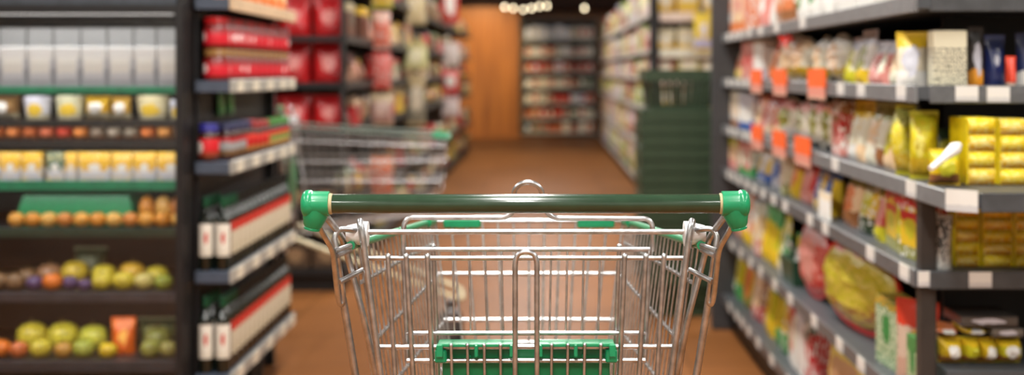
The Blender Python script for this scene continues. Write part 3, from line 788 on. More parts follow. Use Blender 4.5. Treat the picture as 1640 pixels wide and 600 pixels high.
multipack(1600, 1650, 190, 0, 2.88, 4, 'orange-toned noodle multipack at the photo edge on the middle end shelf', 1, zb=Z4)
multipack(1530, 1569, 326, 0, 2.99, 5, 'bright yellow noodle multipack next to the silver pouch', 2, zb=Z3)
multipack(1574, 1622, 328, 0, 2.99, 5, 'middle yellow noodle multipack of three under the middle shelf', 1, zb=Z3)
multipack(1626, 1672, 328, 0, 2.99, 5, 'yellow noodle multipack cut by the photo edge under the middle shelf', 3, zb=Z3)
single('pouch1', 'silver_pouch', 'crinkled clear silver pouch left of the yellow multipacks', 'pouch', 1499, 1529, 345, 2.945, Z3, .045, (printed((150,150,146), (90,90,88), (196,196,192), (60,60,60), speck=WHT, rough=.12), plain((160,160,158), .2)), R(-12))
# bottom end display
ZB = .535
put('shelf', MB().box(.90, 1.75, 2.92, 3.34, ZB-.04, ZB, .003).mesh('shelf', 0), SHELF, g)
for k, (x0, x1, yt, c, d) in enumerate(((1513,1548,545,YEL,'yellow packet under the orange flat pack'), (1549,1576,545,LIME,'lime packet second from post on bottom end shelf'), (1577,1603,547,YEL,'striped yellow packet third from post on bottom end shelf'), (1605,1645,545,LIME,'lime packet cut by photo edge on bottom end shelf'))):
    single('pillow%d' % (k % 2), 'snack_packet', d, 'packet', x0, x1, yt, 2.96, ZB, .10, (printed(c, (226,190,40), BRN, WHT if k != 1 else None, seed=k), plain(c, .35)), group='packets on the bottom end shelf')
zp = zat(543, 2.98)
for k, (x0, x1, y0, y1, c, d) in enumerate(((1502,1542,543,528,ORG,'flat orange pack on top of the yellow packets'), (1545,1588,543,529,YEL,'flat yellow pack beside the flat orange pack'), (1590,1640,543,527,(110,106,100),'flat grey tray pack on top of lime packet'), (1540,1632,526,507,(84,80,76),'long dark grey tray pack topmost of the low pile'))):
    zz = zat(y0, 2.97)+.004
    single('plainbox' if k > 1 else 'pillow0', 'flat_pack', d, 'pack', x0, x1, y1, 2.97, zz, .14, (printed(c, None, (70,64,60), SIL if k > 1 else WHT, seed=k, rough=.25), plain(c, .4)), group='flat packs on the bottom end shelf')

# big oval bags and boxes on the second-lowest shelf
Z2 = SHTOP[1]
item('oval', 'large_oval_bag', 'narrow red-rimmed oval bag beside the big yellow one', 'bag', (.905, 4.35, Z2), (.34, .07, .255), (printed((196,80,70), (190,150,150), RED, (206,140,130), speck=PINK), plain((206,30,34), .3)), R(-86))
lb = item('oval', 'large_oval_bag', 'large red-rimmed oval bag of yellow-green noodles and nuts', 'bag', (.918, 3.79, Z2), (.58, .10, .262), (printed((170,156,24), (186,60,30), (160,110,60), (176,166,30), speck=(196,176,70), hb=.42, ht=.86, seed=2, ss=15), plain((212,34,34), .3)), R(-82.7))
item('tray', 'dark_green_tray', 'dark green plastic tray holding a green pouch', 'tray', (.93, 4.66, Z2), (.20, .14, .09), (plain((40,72,52), .4),), R(-88))
item('pouch0', 'green_pouch', 'mint green pouch standing in the dark green tray', 'pouch', (.92, 4.66, Z2+.012), (.15, .06, .16), (printed((96,170,120), LIME, GRN, WHT), plain(GRN, .4)), R(-88))
item('plainbox', 'speckled_carton', 'green and white speckled carton with orange top beside the fruit-print pouch', 'carton', (.905, 3.33, Z2), (.17, .07, .176), (printed((214,220,190), (232,178,60), (206,214,180), (30,140,70), speck=(46,120,60), ht=.86, br=.2, ss=22),), R(-86))
item('plainbox', 'speckled_carton', 'short speckled green carton between fruit-print pouch and post', 'carton', (.882, 3.055, Z2), (.08, .045, .135), (printed((206,214,170), (80,150,80), (206,214,180), (30,140,70), speck=(50,110,60), ss=22, br=.2),), R(-86))
item('pouch1', 'fruit_print_pouch', 'pouch with red and yellow fruit print next to the speckled cartons', 'pouch', (.905, 3.17, Z2), (.12, .06, .2), (printed((196,170,150), (206,60,36), (190,150,130), (236,170,50), ht=.70, hb=.3, br=.16), plain((200,60,44), .4)), R(-48))
item('pillow1', 'large_yellow_bag', 'large pale yellow bag with red foot on the lowest snack shelf', 'bag', (.925, 3.84, SHTOP[0]), (.46, .10, .245), (printed((226,196,110), (214,190,90), RED, (196,150,110)), plain((226,196,110), .4)), R(-84))
item('pillow0', 'large_yellow_bag', 'green-yellow bag nearest the post on the lowest snack shelf', 'bag', (.925, 3.36, SHTOP[0]), (.38, .10, .235), (printed((196,196,70), (120,160,60), YEL, ORG), plain((196,190,80), .4)), R(-84))
item('pouch0', 'white_pouch', 'small white pouch in front of the blue-topped bag', 'pouch', (.854, 3.98, Z3), (.16, .016, .085), (printed((238,236,230), (236,220,190), None, None), plain(WHT, .3)), R(-88))

# ------------------------------------------------------------------ left side rack (jars and bottles) built against the fridge
LX = -1.02; LB = -1.132; LY0, LY1 = 4.26, 5.36
rk = empty('shelving_unit', (0,0,0)); tag(rk, 'narrow rack of jars and bottles on the side of the fridge', 'shelving')
put('back_panel', MB().box(LB-.012, LB-.001, LY0+.05, LY1, 0, 2.0).mesh('back_panel', 0), DARK, rk)
put('end_post', MB().box(LB-.01, LB+.03, LY1, LY1+.03, 0, 2.0).mesh('end_post', 0), DARK, rk)
put('foot', MB().box(LB, LB+.05, LY0+.75, LY0+.80, 0, .18).mesh('foot', 0), DARKER, rk)
put('foot', MB().box(LX-.06, LX-.02, LY0+.45, LY0+.50, 0, .18).mesh('foot', 0), DARKER, rk)
LLEV = [.20, .535, .89, 1.155, 1.425]
LT = []
for i, z in enumerate(LLEV):
    s = put('shelf', MB().box(LB, LX, LY0, LY1, z-.022, z+.016, .002).mesh('shelf', 0), SHELF_BLUE, rk); LT.append(z+.016)
    put('price_rail', MB().box(LX, LX+.008, LY0, LY1, z-.024, z+.02, .002).mesh('price_rail', 0), RAIL_L if i != 4 else plain((206,176,140), .5), s)
    if i < 4: price_tags(s, [(LX+.010, y, z-.002) for y in (4.38, 4.62, 4.86, 5.10, 5.28)], R(90), .075, .036, plain((224,216,196), .35))
LSN = ['lowest', 'second', 'third', 'fourth', 'fifth']
# jars, two layers of two columns
jd, jh = .088, .103
redglass = plain((110,22,20), .25, coat=.3); redlid = plain((168,20,24), .3); goldlid = plain((150,110,60), .35)
jl = [printed((206,34,50), (150,20,26), None, (236,214,214), br=.3, seed=s) for s in range(3)]
for lay in (0, 1):
    for cx, colname in ((LX-.052, 'only'),):
        for k in range(12):
            y = LY0+.048+k*.0905
            item('jar', 'spice_jar', 'red jar, %s from the near end, %s layer of the jar rack' % (nth(k+1), 'upper' if lay else 'lower'), 'jar',
                 (cx, y, LT[3]+lay*(jh+.001)), (jd, jd, jh), (redglass, (redlid, plain((120,16,18),.3))[k % 2] if lay else goldlid, jl[k % 3]), rng.uniform(-.5,.5)-R(60), 'red jars stacked two high')
# third rack shelf: coffee jars with blue lids, then red and green packs
for k in range(14):
    y = LY0+.045+k*.077
    h = .125 if k < 6 else .115
    lidm = plain((44,44,140), .35) if k == 0 else plain((36,40,78), .35) if k < 5 else plain((150,40,40), .35) if k < 9 else plain((60,130,50), .35)
    lab = [printed((206,30,40), None, (150,60,40), WHT, br=.3), printed((150,150,150), (170,30,40), (120,90,60), WHT), printed((190,30,30), (210,60,50), (170,110,60), WHT), printed((120,140,70), (200,50,40), (190,150,90), WHT)][0 if k == 0 else 1 if k < 4 else 2 if k < 9 else 3]
    nm = 'blue-lidded' if k == 0 else 'navy-lidded' if k < 5 else 'red-lidded' if k < 9 else 'green-lidded'
    item('jar', 'coffee_jar', '%s jar, %s from the near end above the bottle shelves' % (nm, nth(k+1)), 'jar', (LX-(.078 if k == 0 else .040), y, LT[2]), (.068, .068, h), (plain((60,30,22), .2, coat=.4), lidm, lab), R(-50), 'lidded jars above the bottles')
for k in range(2):
    item('pouch0', 'green_packet', '%s small bright green packet hanging under the red jars' % ('nearer', 'farther')[k], 'packet', (LB+.012, LY0+.30+k*.14, LLEV[3]-.022-.085), (.10, .018, .085), (printed((36,140,50), None, (20,90,40), (90,190,90)), plain((30,120,44), .4)), R(90), 'green packets under the red jars')
# orange packets on the top rack shelf
for k in range(7):
    item('pouch%d' % (k % 2), 'orange_packet', 'orange packet, %s from the near end on top of the rack' % nth(k+1), 'pouch', (LX-.045, LY0+.08+k*.155, LT[4]), (.14, .07, .16), (printed((226,120,50), (240,170,90), None, (232,190,130), seed=k), plain((226,120,50), .4)), R(90), 'orange packets on the rack top')
# wine-dark bottles, two shelves
bg = plain((10,20,14), .08, coat=.6, var=.2); capg = plain((16,74,48), .3); capd = plain((30,30,28), .3)
bl = printed((226,220,206), (232,226,214), (214,206,190), (196,40,36), br=.17, hb=.2, ht=.8); bl2 = printed((206,194,170), (196,54,44), (198,186,160), None, ht=.72)
for lv in (0, 1):
    for k in range(15):
        y = LY0+.04+k*.072
        item('bottle', 'glass_bottle', 'dark green bottle, %s from near end, %s bottle shelf' % (nth(k+1), 'lower' if lv == 0 else 'upper'), 'bottle',
             (LX-.029, y, LT[lv]), (.052, .052, .24 if lv else .25), (bg, capg if k < 3 else capd, bl if k < 1 else bl2), R(12 if k == 0 else 52)+rng.uniform(-.1,.1), 'dark bottles in the rack')
    for k in range(3):
        item('bottle', 'glass_bottle', 'dark green bottle, %s from near end, back row of %s bottle shelf' % (nth(k+1), 'lower' if lv == 0 else 'upper'), 'bottle',
             (LX-.084, LY0+.035+k*.075, LT[lv]), (.050, .050, .24 if lv else .25), (bg, capg, bl), R(10)+rng.uniform(-.1,.1), 'dark bottles in the rack')

# ------------------------------------------------------------------ glass-door fridge
FY = 4.22; FR = xat(300, FY); FL = -2.05; FB = 5.3
fr = empty('fridge', (0,0,0)); tag(fr, 'tall dark glass-fronted fridge with green shelf edges', 'fridge')
FRM = plain((44,46,50), .4); FRG = plain((78,84,92), .4)
put('side_panel', MB().box(FR-.035, FR, FY, FB, 0, 2.0, .004).mesh('side_panel', 0), plain((30,28,28), .45), fr)
put('side_panel', MB().box(FL, FL+.035, FY, FB, 0, 2.0, .004).mesh('side_panel', 0), FRM, fr)
put('rear_panel', MB().box(FL+.035, FR-.035, FY+.62, FB, 0, 2.0).mesh('rear_panel', 0), plain((30,31,33), .6), fr)
put('base', MB().box(FL+.035, FR-.035, FY+.01, FY+.62, 0, .20).mesh('base', 0), plain((30,32,34), .5), fr)
put('header', MB().box(FL+.035, FR-.035, FY-.01, FY+.62, zat(20,FY), 2.0, .004).mesh('header', 0), plain((62,68,76), .45), fr)
gr = plain((18,140,100), .35)
FS = []
for k, (yt, th, gm, dp) in enumerate(((141,.018,gr,.02), (194,.020,DARK,.02), (227,.020,DARK,.02), (292,.026,gr,.012), (368,.024,plain((30,64,52), .4),.012), (471,.026,plain((56,62,72), .4),.012), (581,.03,plain((50,56,64), .4),.012))):
    z = zat(yt, FY+.03); FS.append(z)
    s = put('fridge_shelf', MB().box(FL+.036, FR-.036, FY+.04, FY+.60, z-th*.6, z).mesh('fridge_shelf', 0), plain((44,47,52), .4), fr)
    put('shelf_edge', MB().box(FL+.036, FR-.036, FY+.03, FY+.042, z-th, z+.006, .002).mesh('shelf_edge', 0), gm, s)
dr = put('door_frame', MB().box(FR-.03, FR-.004, FY-.03, FY, .18, zat(8,FY)).box(FL+.004, FL+.04, FY-.03, FY, .18, zat(8,FY)).box(FL+.04, FR-.03, FY-.03, FY, zat(22,FY), zat(8,FY)).box(FL+.04, FR-.03, FY-.03, FY, .18, .215).mesh('door_frame', 0), plain((24,24,26), .35), fr)
put('pane', MB().box(FL+.04, FR-.03, FY-.018, FY-.012, .215, zat(22,FY)).mesh('pane', 0), pane_mat(), dr)

YFI = FY+.075
# lit strips added to brighten the packs, hidden behind shelf edges and the header
STR = [zat(20, FY)]+[z-t_*.6 for z, t_ in zip(FS[:-1], (.018,.020,.020,.026,.024,.026))]
for ks, zs in enumerate(STR):
    st = put('added_light_strip', MB().box(FL+.06, FR-.06, FY+.046, FY+.056, zs-.0045, zs-.0005).mesh('added_light_strip', 0), emit((1,.97,.92), 1.0), fr)
    ad = bpy.data.lights.new('added_strip_lamp', 'AREA'); ad.shape = 'RECTANGLE'; ad.size = .8; ad.size_y = .012; ad.energy = 7.5*(zs-FS[ks])**1.3; ad.color = (.94,.98,1)
    ao = bpy.data.objects.new('added_strip_lamp', ad); col.objects.link(ao); ao.parent = fr
    ao.location = ((FL+FR)/2, FY+.050, zs-.006); ao.rotation_euler = (R(28), 0, 0)
def fit(kind, name, label, cat, x0, x1, yt, sh, dp, mats, group, dy=0.0, rz=0.0):
    Y = YFI+dy
    xa, xb = xat(x0, Y), xat(x1, Y)
    return item(kind, name, label, cat, ((xa+xb)/2, Y+dp/2, FS[sh] if isinstance(sh, int) else sh), ((xb-xa)*.97, dp, zat(yt, Y)-(FS[sh] if isinstance(sh, int) else sh)), mats, rz, group)
grey = printed((206,206,210), (222,220,218), (176,178,186), (232,228,220), hb=.48, ht=.7, rough=.25, br=.18)
xs = [-130, -87, -44, -1, 43, 86, 129, 172, 214, 251]
xe = [-88, -45, -2, 42, 85, 128, 171, 213, 250, 289]
for k, (a, b) in enumerate(zip(xs, xe)):
    lab = 'translucent white pack, %s from the fridge hinge edge, top fridge shelf' % nth(len(xs)-k)
    fit('box', 'dairy_pack', lab, 'pack', a, b, 74, 0, .16, (grey, printed((222,218,212), WHT, (196,196,202), None)), 'white packs on the top fridge shelf')
for k, (a, b) in enumerate(zip(xs, xe)):
    fit('plainbox', 'dairy_pack', 'shaded white pack, %s from the fridge hinge edge, raised back row' % nth(len(xs)-k), 'pack', a, b, 44, 0, .14, (grey,), 'white packs on the top fridge shelf', dy=.22)
row2 = [(-30,24,154,'pillow0',(150,110,60),'brown'), (29,77,154,'tub',(222,220,228),'white'), (80,130,153,'tub',(216,212,176),'cream'), (131,172,154,'pillow1',(222,176,40),'yellow'), (174,206,155,'pillow0',(206,160,60),'golden'), (210,268,153,'tub',(226,214,170),'pale yellow'), (269,291,160,'tub',(206,206,214),'grey white')]
for k, (a, b, yt, kd, c, d) in enumerate(row2):
    fit(kd, 'chilled_tub' if kd == 'tub' else 'chilled_bag', '%s chilled %s just under the green edged top fridge shelf' % (d, 'tub' if kd == 'tub' else 'bag'), 'tub' if kd == 'tub' else 'bag', a, b, yt, 1, (b-a)*.0018, (printed(c, None, (190,180,150), (238,200,60) if kd == 'tub' else WHT, seed=k), plain(c, .4)), 'tubs and bags on the second fridge shelf')
row3 = [(x, x+26, c) for x, c in zip(range(-50, 280, 27), [(196,96,40),(206,110,50),(216,120,50),(200,100,46),(210,100,60),(206,60,36),(226,130,50),(150,130,110),(160,144,124),(150,136,116),(214,110,40),(226,150,70),(176,140,110)])]
for k, (a, b, c) in enumerate(row3):
    fit('pillow%d' % (k % 2), 'small_packet', 'small packet, %s from the left on the narrow third fridge shelf' % nth(k+1), 'packet', a, b, 200, 2, .06, (printed(c, None, (150,90,50), tuple(min(255, v+24) for v in c), seed=k), plain(c, .4)), 'small packets on the third fridge shelf')
row4 = [(-64,-1), (0,33), (34,67), (74,103), (104,123), (125,177), (178,212), (213,250), (251,296)]
for k, (a, b) in enumerate(row4):
    c = (226,176,50) if k != 3 else (96,116,96)
    fit('box', 'cheese_pack', '%s over white pack, %s from the left on the fourth fridge shelf' % ('yellow' if k != 3 else 'green', nth(k+1)), 'pack', a, b, 244, 3, .10, (printed((214,214,222), c, (196,200,214), c, ht=.48, br=.2, seed=k, speck=(240,214,150)), printed(c, c, (220,220,228), WHT, hb=.3, seed=k)), 'packs on the fourth fridge shelf')
# round golden fruit, green tray
fm = [plain(c, .35, var=.25, scale=8) for c in ((226,160,70), (214,140,50), (230,176,90), (206,130,60))]
stm = plain((110,90,50), .6)
for k in range(11):
    a = 8+k*26.2
    fit('fruit%d' % (k % 2), 'golden_fruit', 'golden round fruit, %s from the left in front of green tray' % nth(k+1), 'fruit', a, a+26.2, 340, 4, .055, (fm[k % 4], stm), 'golden fruit on the fifth fridge shelf', rz=k)
ty = YFI+.07
t = item('tray', 'green_tray', 'upturned bright green plastic tray behind the golden fruit', 'tray', ((xat(20,ty)+xat(217,ty))/2, ty+.13, FS[4]), (xat(217,ty)-xat(20,ty), .26, zat(314,ty)-FS[4]), (plain((18,140,84), .3),))
t.location.z += zat(314,ty)-FS[4]; t.rotation_euler.x = math.pi   # turned upside down
for k in range(3):
    a = 218+k*26.5
    fit('fruit%d' % (k % 2), 'golden_fruit', 'tall golden fruit, %s from the left in the raised row beside green tray' % nth(k+1), 'fruit', a, a+26.5, 312, 4, .06, (fm[(k+1) % 4], stm), 'golden fruit on the fifth fridge shelf', dy=.07, rz=k)
# loose produce on the two lowest shelves
def produce(sh, specs, rown, group):
    for k, (x, d, dy, c, d2, up) in enumerate(specs):
        Y = YFI+dy; r = .88*d*Y/F
        item('fruit%d' % (k % 2), d2.split()[-1], '%s, %s from the left on the %s fridge shelf' % (d2, nth(k+1), rown), 'fruit' if d2.split()[-1] not in ('onion','aubergine','potato') else 'vegetable', (xat(x, Y), Y+r/2, FS[sh]+up*Y/F), (r, r, r*rng.uniform(.85,.98)), (plain(c, .25, var=.3, scale=9), stm), rng.uniform(0,6), group)
OR_, YL_, PU_, GR_, BR_ = (226,120,40), (206,186,60), (90,70,110), (150,160,60), (130,100,70)
produce(5, [(-12,40,0,BR_,'brown onion',0), (18,34,0,BR_,'brown onion',0), (50,30,.01,PU_,'purple onion',0), (78,36,0,OR_,'orange peach',0), (108,28,.02,PU_,'purple plum',0), (132,26,.0,PU_,'purple plum',0), (158,38,0,YL_,'yellow apple',0), (192,40,0,YL_,'yellow apple',0), (226,38,.01,(206,190,110),'pale apple',0), (258,34,0,GR_,'green apple',0), (38,36,.10,BR_,'brown onion',0), (72,46,.10,(150,110,80),'brown potato',0), (112,50,.11,(206,176,60),'yellow melon',0), (160,44,.10,YL_,'yellow apple',0), (205,48,.11,(216,170,60),'yellow apple',0), (246,44,.10,YL_,'yellow apple',0)], 'sixth', 'loose produce in the fridge')
produce(6, [(-8,40,0,OR_,'orange peach',0), (24,34,0,(206,110,60),'orange peach',0), (58,40,0,YL_,'yellow apple',0), (96,34,.0,(190,140,60),'golden apple',0), (128,40,0,(170,176,70),'green apple',0), (168,34,0,(226,190,40),'yellow lemon',0), (236,36,0,(150,150,70),'green apple',0), (266,34,.01,(160,150,80),'green apple',0), (42,56,.10,YL_,'yellow melon',0), (92,58,.10,(206,190,60),'yellow melon',0), (142,54,.10,(200,196,70),'green melon',0), (246,50,.10,(140,140,70),'green melon',0)], 'lowest', 'loose produce in the fridge')
fit('pouch0', 'orange_net_bag', 'tall bright orange bag among the fruit on the lowest fridge shelf', 'bag', 172, 212, 510, 6, .08, (printed((226,100,24), (236,120,40), None, (240,170,60), br=.2), plain((206,90,30), .4)), None, dy=.07, rz=R(6))
fit('pillow0', 'salad_bag', 'clear green salad bag on the lowest fridge shelf', 'bag', 214, 288, 512, 6, .10, (printed((110,120,70), (70,84,60), (150,150,110), (170,170,110)), plain((150,160,120), .3)), None, dy=.24)
fit('pillow1', 'salad_bag', 'clear green salad bag behind the apples on the sixth fridge shelf', 'bag', 110, 165, 398, 5, .10, (printed((84,96,70), (60,74,56), (110,110,80), (130,136,110)), plain((130,140,110), .3)), None, dy=.22)

# ------------------------------------------------------------------ far left row with red packets on its end
def long_unit(label, xa, sgn, y0, y1, levels, depth, railm, endx, pw=.02):
    """shelving along the aisle; xa = aisle face, sgn = direction away from the aisle"""
    u = empty('shelving_unit', (0,0,0)); tag(u, label, 'shelving')
    xb = xa+sgn*depth
    q = lambda a, b: (min(a, b), max(a, b))
    put('back_panel', MB().box(*q(xb, xb+sgn*.03), y0+.4, y1, 0, 2.1).mesh('back_panel', 0), DARKER, u)
    put('end_back_panel', MB().box(*q(xa+sgn*.30, endx), y0+.38, y0+.40, 0, 2.1).mesh('end_back_panel', 0), DARKER, u)
    put('kick_base', MB().box(*q(xa+sgn*.03, xb), y0+.04, y1, 0, .10).mesh('kick_base', 0), DARK, u)
    put('end_post', MB().box(*q(xa, xa+sgn*pw), y0-.02, y0+.04, 0, 2.3).mesh('end_post', 0), DARKER, u)
    for z in levels:
        s = put('shelf', MB().prism([(xa, y0), (endx, y0), (endx, y0+.38), (xb, y0+.38), (xb, y1), (xa, y1)][::1 if sgn > 0 else -1], z-.03, z).mesh('shelf', 0), DARK, u)
        put('price_rail', MB().box(*q(xa-sgn*.008, xa), y0+.04, y1, z-.035, z+.005).mesh('price_rail', 0), railm, s)
    return u
A2 = -1.085; LY2 = 7.15
lev2 = [.12, .46, .80, 1.135, 1.365, 1.60]
LEV2B = [.12, .46, zat(207, LY2+.08), zat(132, LY2+.08), zat(58, LY2+.08), 1.72]
long_unit('long dark shelving with red packets on its near end', A2, -1, LY2, 19.6, LEV2B, .42, plain((44,42,40), .5), -1.95)
redm = [printed((188,18,26), (178,14,22), (166,14,20), (214,130,124), br=.2, seed=s, rough=.3) for s in range(4)]
for r in range(3):
    zb = LEV2B[2+r]
    for c, (x0, x1) in enumerate(((498,549), (444,495), (390,441), (336,387))):
        single('pouch%d' % ((r+c) % 2), 'red_packet', 'red packet with pale motif, column %s from the aisle, %s row' % (('one','two','three','four')[c], ('lower','middle','upper')[r]), 'pouch',
               x0, x1, (152,66,-8)[r], LY2+.05, zb, .12, (redm[(r+c) % 4], plain((190,24,30), .35)), rng.uniform(-.05,.05), group='red packets on the end of the far row')
for c, (x0, x1) in enumerate(((500,548), (450,496))):
    for r in range(2):
        single('plainbox', 'brown_carton', 'dull brown carton behind the parked trolley, %s column, %s shelf' % (('aisle','inner')[c], ('lower','upper')[r]), 'carton', x0, x1, (390,300)[r], LY2+.08, LEV2B[r], .2, (printed((90,70,54), (60,50,44), None, (150,120,90)),), group='cartons behind the parked trolley')
PAL = [(180,44,38), (190,176,140), (96,44,38), (150,122,80), (180,160,90), (70,76,64), (206,196,176), (150,110,90), (196,140,120), (70,60,54), (230,190,70), (180,40,44), (140,150,110), (200,170,140), (96,60,44)]
PNM = ['red', 'cream', 'maroon', 'tan', 'pale yellow', 'grey green', 'off-white', 'brown', 'dusty pink', 'dark brown', 'yellow', 'scarlet', 'sage', 'beige', 'chestnut']
SHF = ['lowest', 'second', 'third', 'fourth', 'fifth', 'top']
def fill_long(xa, sgn, y0, y1, levels, pal, names, unit, w0, w1, cat='pack', hmax=.30, seed=1, gapp=.1, hmin=.7):
    rr = random.Random(seed)
    for li, z in enumerate(levels):
        y = y0; k = 0
        top = (levels[li+1]-z-.05) if li+1 < len(levels) else .34
        while y < y1:
            wd = rr.uniform(w0, w1)*(1+.05*(y-y0)); k += 1
            if rr.random() > gapp:
                ci = rr.randrange(len(pal)); c = pal[ci]; c2 = pal[rr.randrange(len(pal))]; c3 = pal[rr.randrange(len(pal))]
                h = min(top, hmax)*rr.uniform(hmin, 1.0); dp = rr.uniform(.1,.16)
                kd = rr.choice(('plainbox', 'plainbag', 'plainpouch'))
                item(kd, {'plainbox':'grocery_carton', 'plainbag':'grocery_bag', 'plainpouch':'grocery_pouch'}[kd],
                     '%s %s, place %s from near end, %s shelf, %s' % (names[ci], {'plainbox':'carton', 'plainbag':'bag', 'plainpouch':'pouch'}[kd], nth(k), SHF[li], unit), {'plainbox':'carton', 'plainbag':'bag', 'plainpouch':'pouch'}[kd],
                     (xa+sgn*(.02+dp/2), y+wd/2, z), (wd*.95, dp, h), (printed(c, c2, None, c3, seed=ci % 4),), R(90)*(-1 if sgn > 0 else 1), 'groceries on the '+unit)
            y += wd
fill_long(A2, -1, LY2+.30, 19.5, LEV2B, PAL, PNM, 'far row beyond the red packets', .22, .34, seed=3, gapp=.30, hmax=.23)
# clip strips hanging on the aisle side of the far row
def clip_strip(y, top, packs, lab):
    x = A2+.06
    s = empty('clip_strip', (0,0,0)); tag(s, lab, 'display strip')
    put('strip', MB().box(x-.012, x+.012, y+.002, y+.005, zat(packs[-1][1], y)-.01, top).mesh('strip', 0), plain((60,60,60), .5), s)
    put('arm', MB().box(A2-.01, x+.012, y+.006, y+.012, top-.015, top).mesh('arm', 0), plain((60,60,60), .5), s)
    for k, (ya, yb, c, c2, m, wd, kd, nm) in enumerate(packs):
        z0, z1 = zat(yb, y), zat(ya, y)
        item(kd, 'hanging_packet', nm, 'packet', (x, y-.03, z0), (wd, .05, z1-z0), (printed(c, c2, None, m, seed=k, speck=(214,206,200) if m is None else None), plain(c2 or c, .4)), 0, 'packets on clip strips')
clip_strip(8.35, 1.75, [(-30,14,(222,196,40),(120,170,50),None,.14,'pillow0','yellow packet topmost on the nearest clip strip'), (18,78,(226,90,50),(236,190,176),None,.11,'pillow1','orange-red packet second down the nearest clip strip'), (84,142,(214,70,60),(206,60,50),None,.12,'pillow0','red and silver packet third down the nearest clip strip'), (150,200,(176,140,130),(190,170,140),(206,180,170),.15,'pillow1','dusty pink packet fourth down the nearest clip strip'), (250,312,(214,96,46),(226,120,60),None,.15,'pillow0','bright orange packet lowest on the nearest clip strip')], 'nearest clip strip of packets hanging from far left row')
clip_strip(10.6, 1.8, [(-20,40,(206,190,140),(150,140,100),None,.17,'pillow0','tan packet topmost on the second clip strip'), (70,112,(206,206,150),(190,180,130),(230,226,190),.2,'pillow1','pale lime packet in middle of second clip strip'), (118,200,(130,126,110),(170,150,110),(200,190,170),.16,'pillow0','grey tan packet lowest on the second clip strip')], 'second clip strip of packets hanging from far left row')
clip_strip(14.5, 2.0, [(-20,40,(190,60,50),(214,150,140),WHT,.2,'pillow0','pink and red packet topmost on the third clip strip'), (68,105,(226,220,216),(206,200,196),None,.2,'pillow1','white packet second down the third clip strip'), (112,150,(206,50,56),(226,120,120),WHT,.19,'pillow0','crimson packet third down the third clip strip'), (155,186,(220,206,206),(190,160,160),None,.2,'pillow1','pale packet lowest on the third clip strip')], 'third clip strip of packets hanging from far left row')

# ------------------------------------------------------------------ far right row and its end display
A3 = .94; RY2 = 11.6
LEV3 = [.14, .52, .88, 1.16, 1.40, 1.72]
long_unit('long pale-stocked shelving behind the green basket pile', A3, 1, RY2, 21.8, LEV3, .42, plain((206,200,190), .5), 2.1, pw=.08)
PAL3 = [(226,220,206), (232,206,200), (214,206,120), (196,190,206), (236,226,170), (220,150,140), (170,190,120), (230,228,226), (206,170,150), (240,214,110), (176,90,80)]
PN3 = ['off-white', 'blush', 'lime', 'lilac', 'pale yellow', 'salmon', 'light green', 'white', 'tan', 'golden', 'brick red']
fill_long(A3, 1, RY2+.36, 21.7, LEV3, PAL3, PN3, 'pale far row past the baskets', .26, .4, seed=11, gapp=.02, hmax=.5, hmin=.88)
u3 = [o for o in col.objects if o.name.startswith('shelving_unit')][-1]
for i, z in enumerate(LEV3):
    put('end_rail', MB().box(A3+.09, 2.1, RY2-.012, RY2, z-.075, z+.005, .004).mesh('end_rail', 0), plain((226,206,192) if i % 2 else (216,214,196), .5), u3)
    n = 5
    for k in range(n):
        xa = A3+.06+k*.2
        c, nm = [((222,206,170),'cream'), ((226,190,60),'yellow'), ((216,200,160),'beige'), ((214,150,130),'salmon'), ((196,190,120),'olive cream')][(k+i) % 5]
        if i == 4: c, nm = [((214,206,170),'cream')]*3 and ((220,208,172),'cream')
        item('box' if k % 2 else 'pouch0', 'cereal_box' if k % 2 else 'cereal_pouch', '%s %s, %s from the aisle on %s shelf of pale end display' % (nm, 'box' if k % 2 else 'pouch', nth(k+1), SHF[i]), 'box' if k % 2 else 'pouch', (xa+.09, RY2+.12, z), (.185, .12, .19 if i < 5 else .3), (printed(c, None, (226,180,60), (232,222,200), hb=.35, seed=k), printed((230,222,200), None, c, None)), rng.uniform(-.06,.06), 'boxes on the pale end display')
single('pillow0', 'yellow_hanging_bag', 'glossy yellow bag at the outer side of pale end display', 'bag', 1112, 1142, 20, RY2-.12, zat(82, RY2-.12), .08, (printed((226,196,40), (220,190,60), (190,190,220), (214,210,226), br=.2), plain((226,196,40), .3)))
hk = empty('display_hook', (0,0,0)); tag(hk, 'thin metal hook carrying the glossy yellow bag', 'hook')
yb_ = at(1127, 20, RY2-.08)
put('rod', MB().tube([yb_+Vector((0,-.03,-.02)), yb_+Vector((0,.10,.0))], .004, 6).mesh('rod'), CHROME, hk)
put('plate', MB().box(yb_.x-.02, yb_.x+.02, yb_.y+.06, yb_.y+.07, yb_.z-.02, yb_.z+.06).mesh('plate', 0), RAIL, hk)

